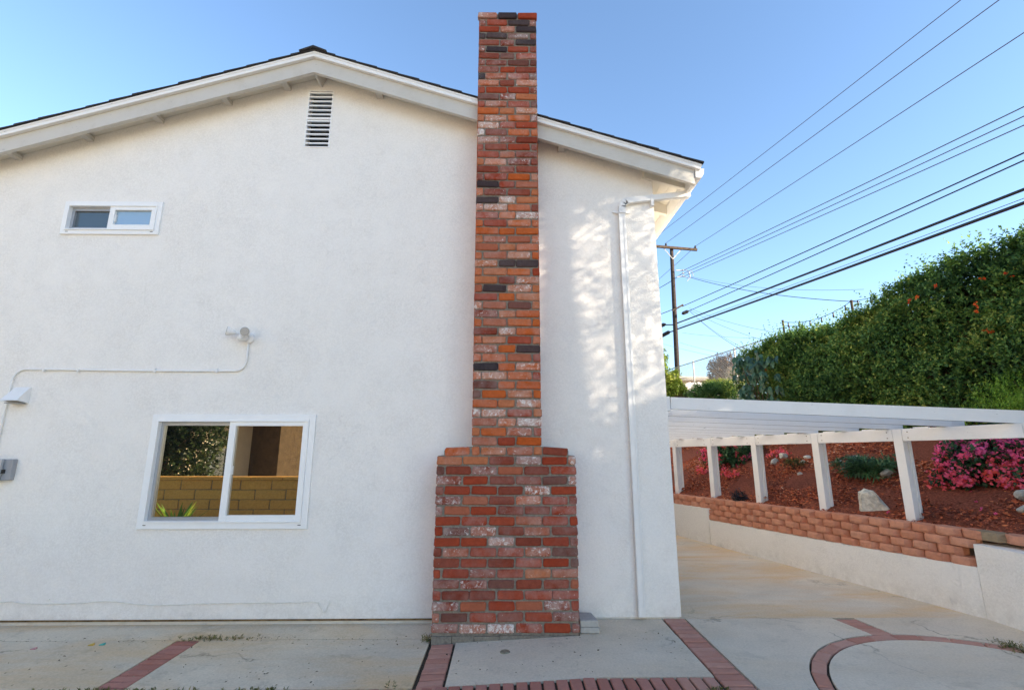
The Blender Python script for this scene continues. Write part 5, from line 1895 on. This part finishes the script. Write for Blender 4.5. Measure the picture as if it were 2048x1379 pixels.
def tree(name, x, y, zb, h, rad, n, leaf, mat, label, seed, trunk_r=.16, crown_from=.3, shell=.85, group=None):
    e = empty(name, (x, y, zb), label, 'tree', group)
    zc = zb + h * (1 + crown_from) / 2
    rz_ = h * (1 - crown_from) / 2
    p, o_, t_, dd = mound((x, y, zc), (rad[0], rad[1], rz_), n, shell, seed, .25, -1.0)
    V, T = sprigs(p, o_, 6, np.full(len(p), leaf * 2), leaf, leaf * .6, .5 + .25 * lump(p, 1.5, seed))
    leaf_obj('crown', V, T, M[mat], e)
    m = MB()
    m.tube([(x, y, zb - .2), (x + .05, y, zb + h * .4), (x, y + .05, zb + h * .8)], [trunk_r, trunk_r * .75, trunk_r * .3], 10)
    for i in range(6):
        a = random.uniform(0, 6.28)
        z = zb + h * random.uniform(crown_from, .7)
        m.tube([(x, y, z), (x + math.cos(a) * rad[0] * .6, y + math.sin(a) * rad[1] * .6, z + h * .12)], [trunk_r * .4, trunk_r * .12], 6)
    m.build('trunk', M['bark'], e)
    return e


tree('tree', -8.0, -1.9, -.05, 3.8, (1.25, 1.0), 3000, .12, 'L_dark', 'leafy tree mirrored in the left pane of the large window', 12.0, .10, .04)
rng = np.random.default_rng(99)
random.seed(99)
for k, (x, y, ry) in enumerate(((12.3, -4.15, 1.25), (12.8, -6.6, 1.75))):  # unseen blockers, placed to keep the sun off the left wall and patio
    tree('sun_block_tree', x, y, 2.2, 11.0, (1.7, ry), 5200, .33, 'L_hedge', ('tall dense tree added right of the picture to block the sun', 'second tall dense tree added farther right to block the sun')[k], 20.0 + k, .2, .02, .95)
# unseen tree added as sun mask: trunk and leaf veil dim the wall patch
TX, TA = 6.0, math.tan(R(SUN_A))
ty = lambda xw, off=0.0: WALL_Y - off - TA * (TX - xw)          # where a ray to wall position xw passes the tree
tz = lambda zw, xw: zw + math.tan(R(SUN_EL)) / math.cos(R(SUN_A)) * (TX - xw)
ht = empty('sun_mask_tree', (TX, ty(.55), 1.2), 'unseen young tree added right of the picture to shape and dim the sun', 'tree')
MB().tube([(TX, ty(.62), .9), (TX, ty(.62), 3.6), (TX, ty(.57), 5.2), (TX, ty(.55), 7.5)], [.15, .135, .085, .05], 12).build('trunk', M['bark'], ht)
p, o_, t_, dd = mound((TX + .2, ty(.1), tz(5.35, .5)), (1.1, 1.75, 1.25), 3000, .95, 22.0, .08, -1.0)
V, T = sprigs(p, o_, 6, np.full(len(p), .3), .17, .10, np.full(len(p), .5))
leaf_obj('crown', V, T, M['L_hedge'], ht)
n = 34000  # loose leaf veil added to thin the sun to a dim patch
p = np.stack([rng.uniform(TX - .35, TX + .35, n), rng.uniform(ty(-1.1) - .1, ty(1.75), n), rng.uniform(tz(1.3, 1), tz(4.6, 1), n)], 1)
V, T = sprigs(p, rng.normal(size=(n, 3)) + np.array([[0, 0, -.8]]), 6, np.full(n, .07), .021, .0128, np.full(n, .5))
leaf_obj('sun_veil_twigs', V, T, M['L_hedge'], ht)
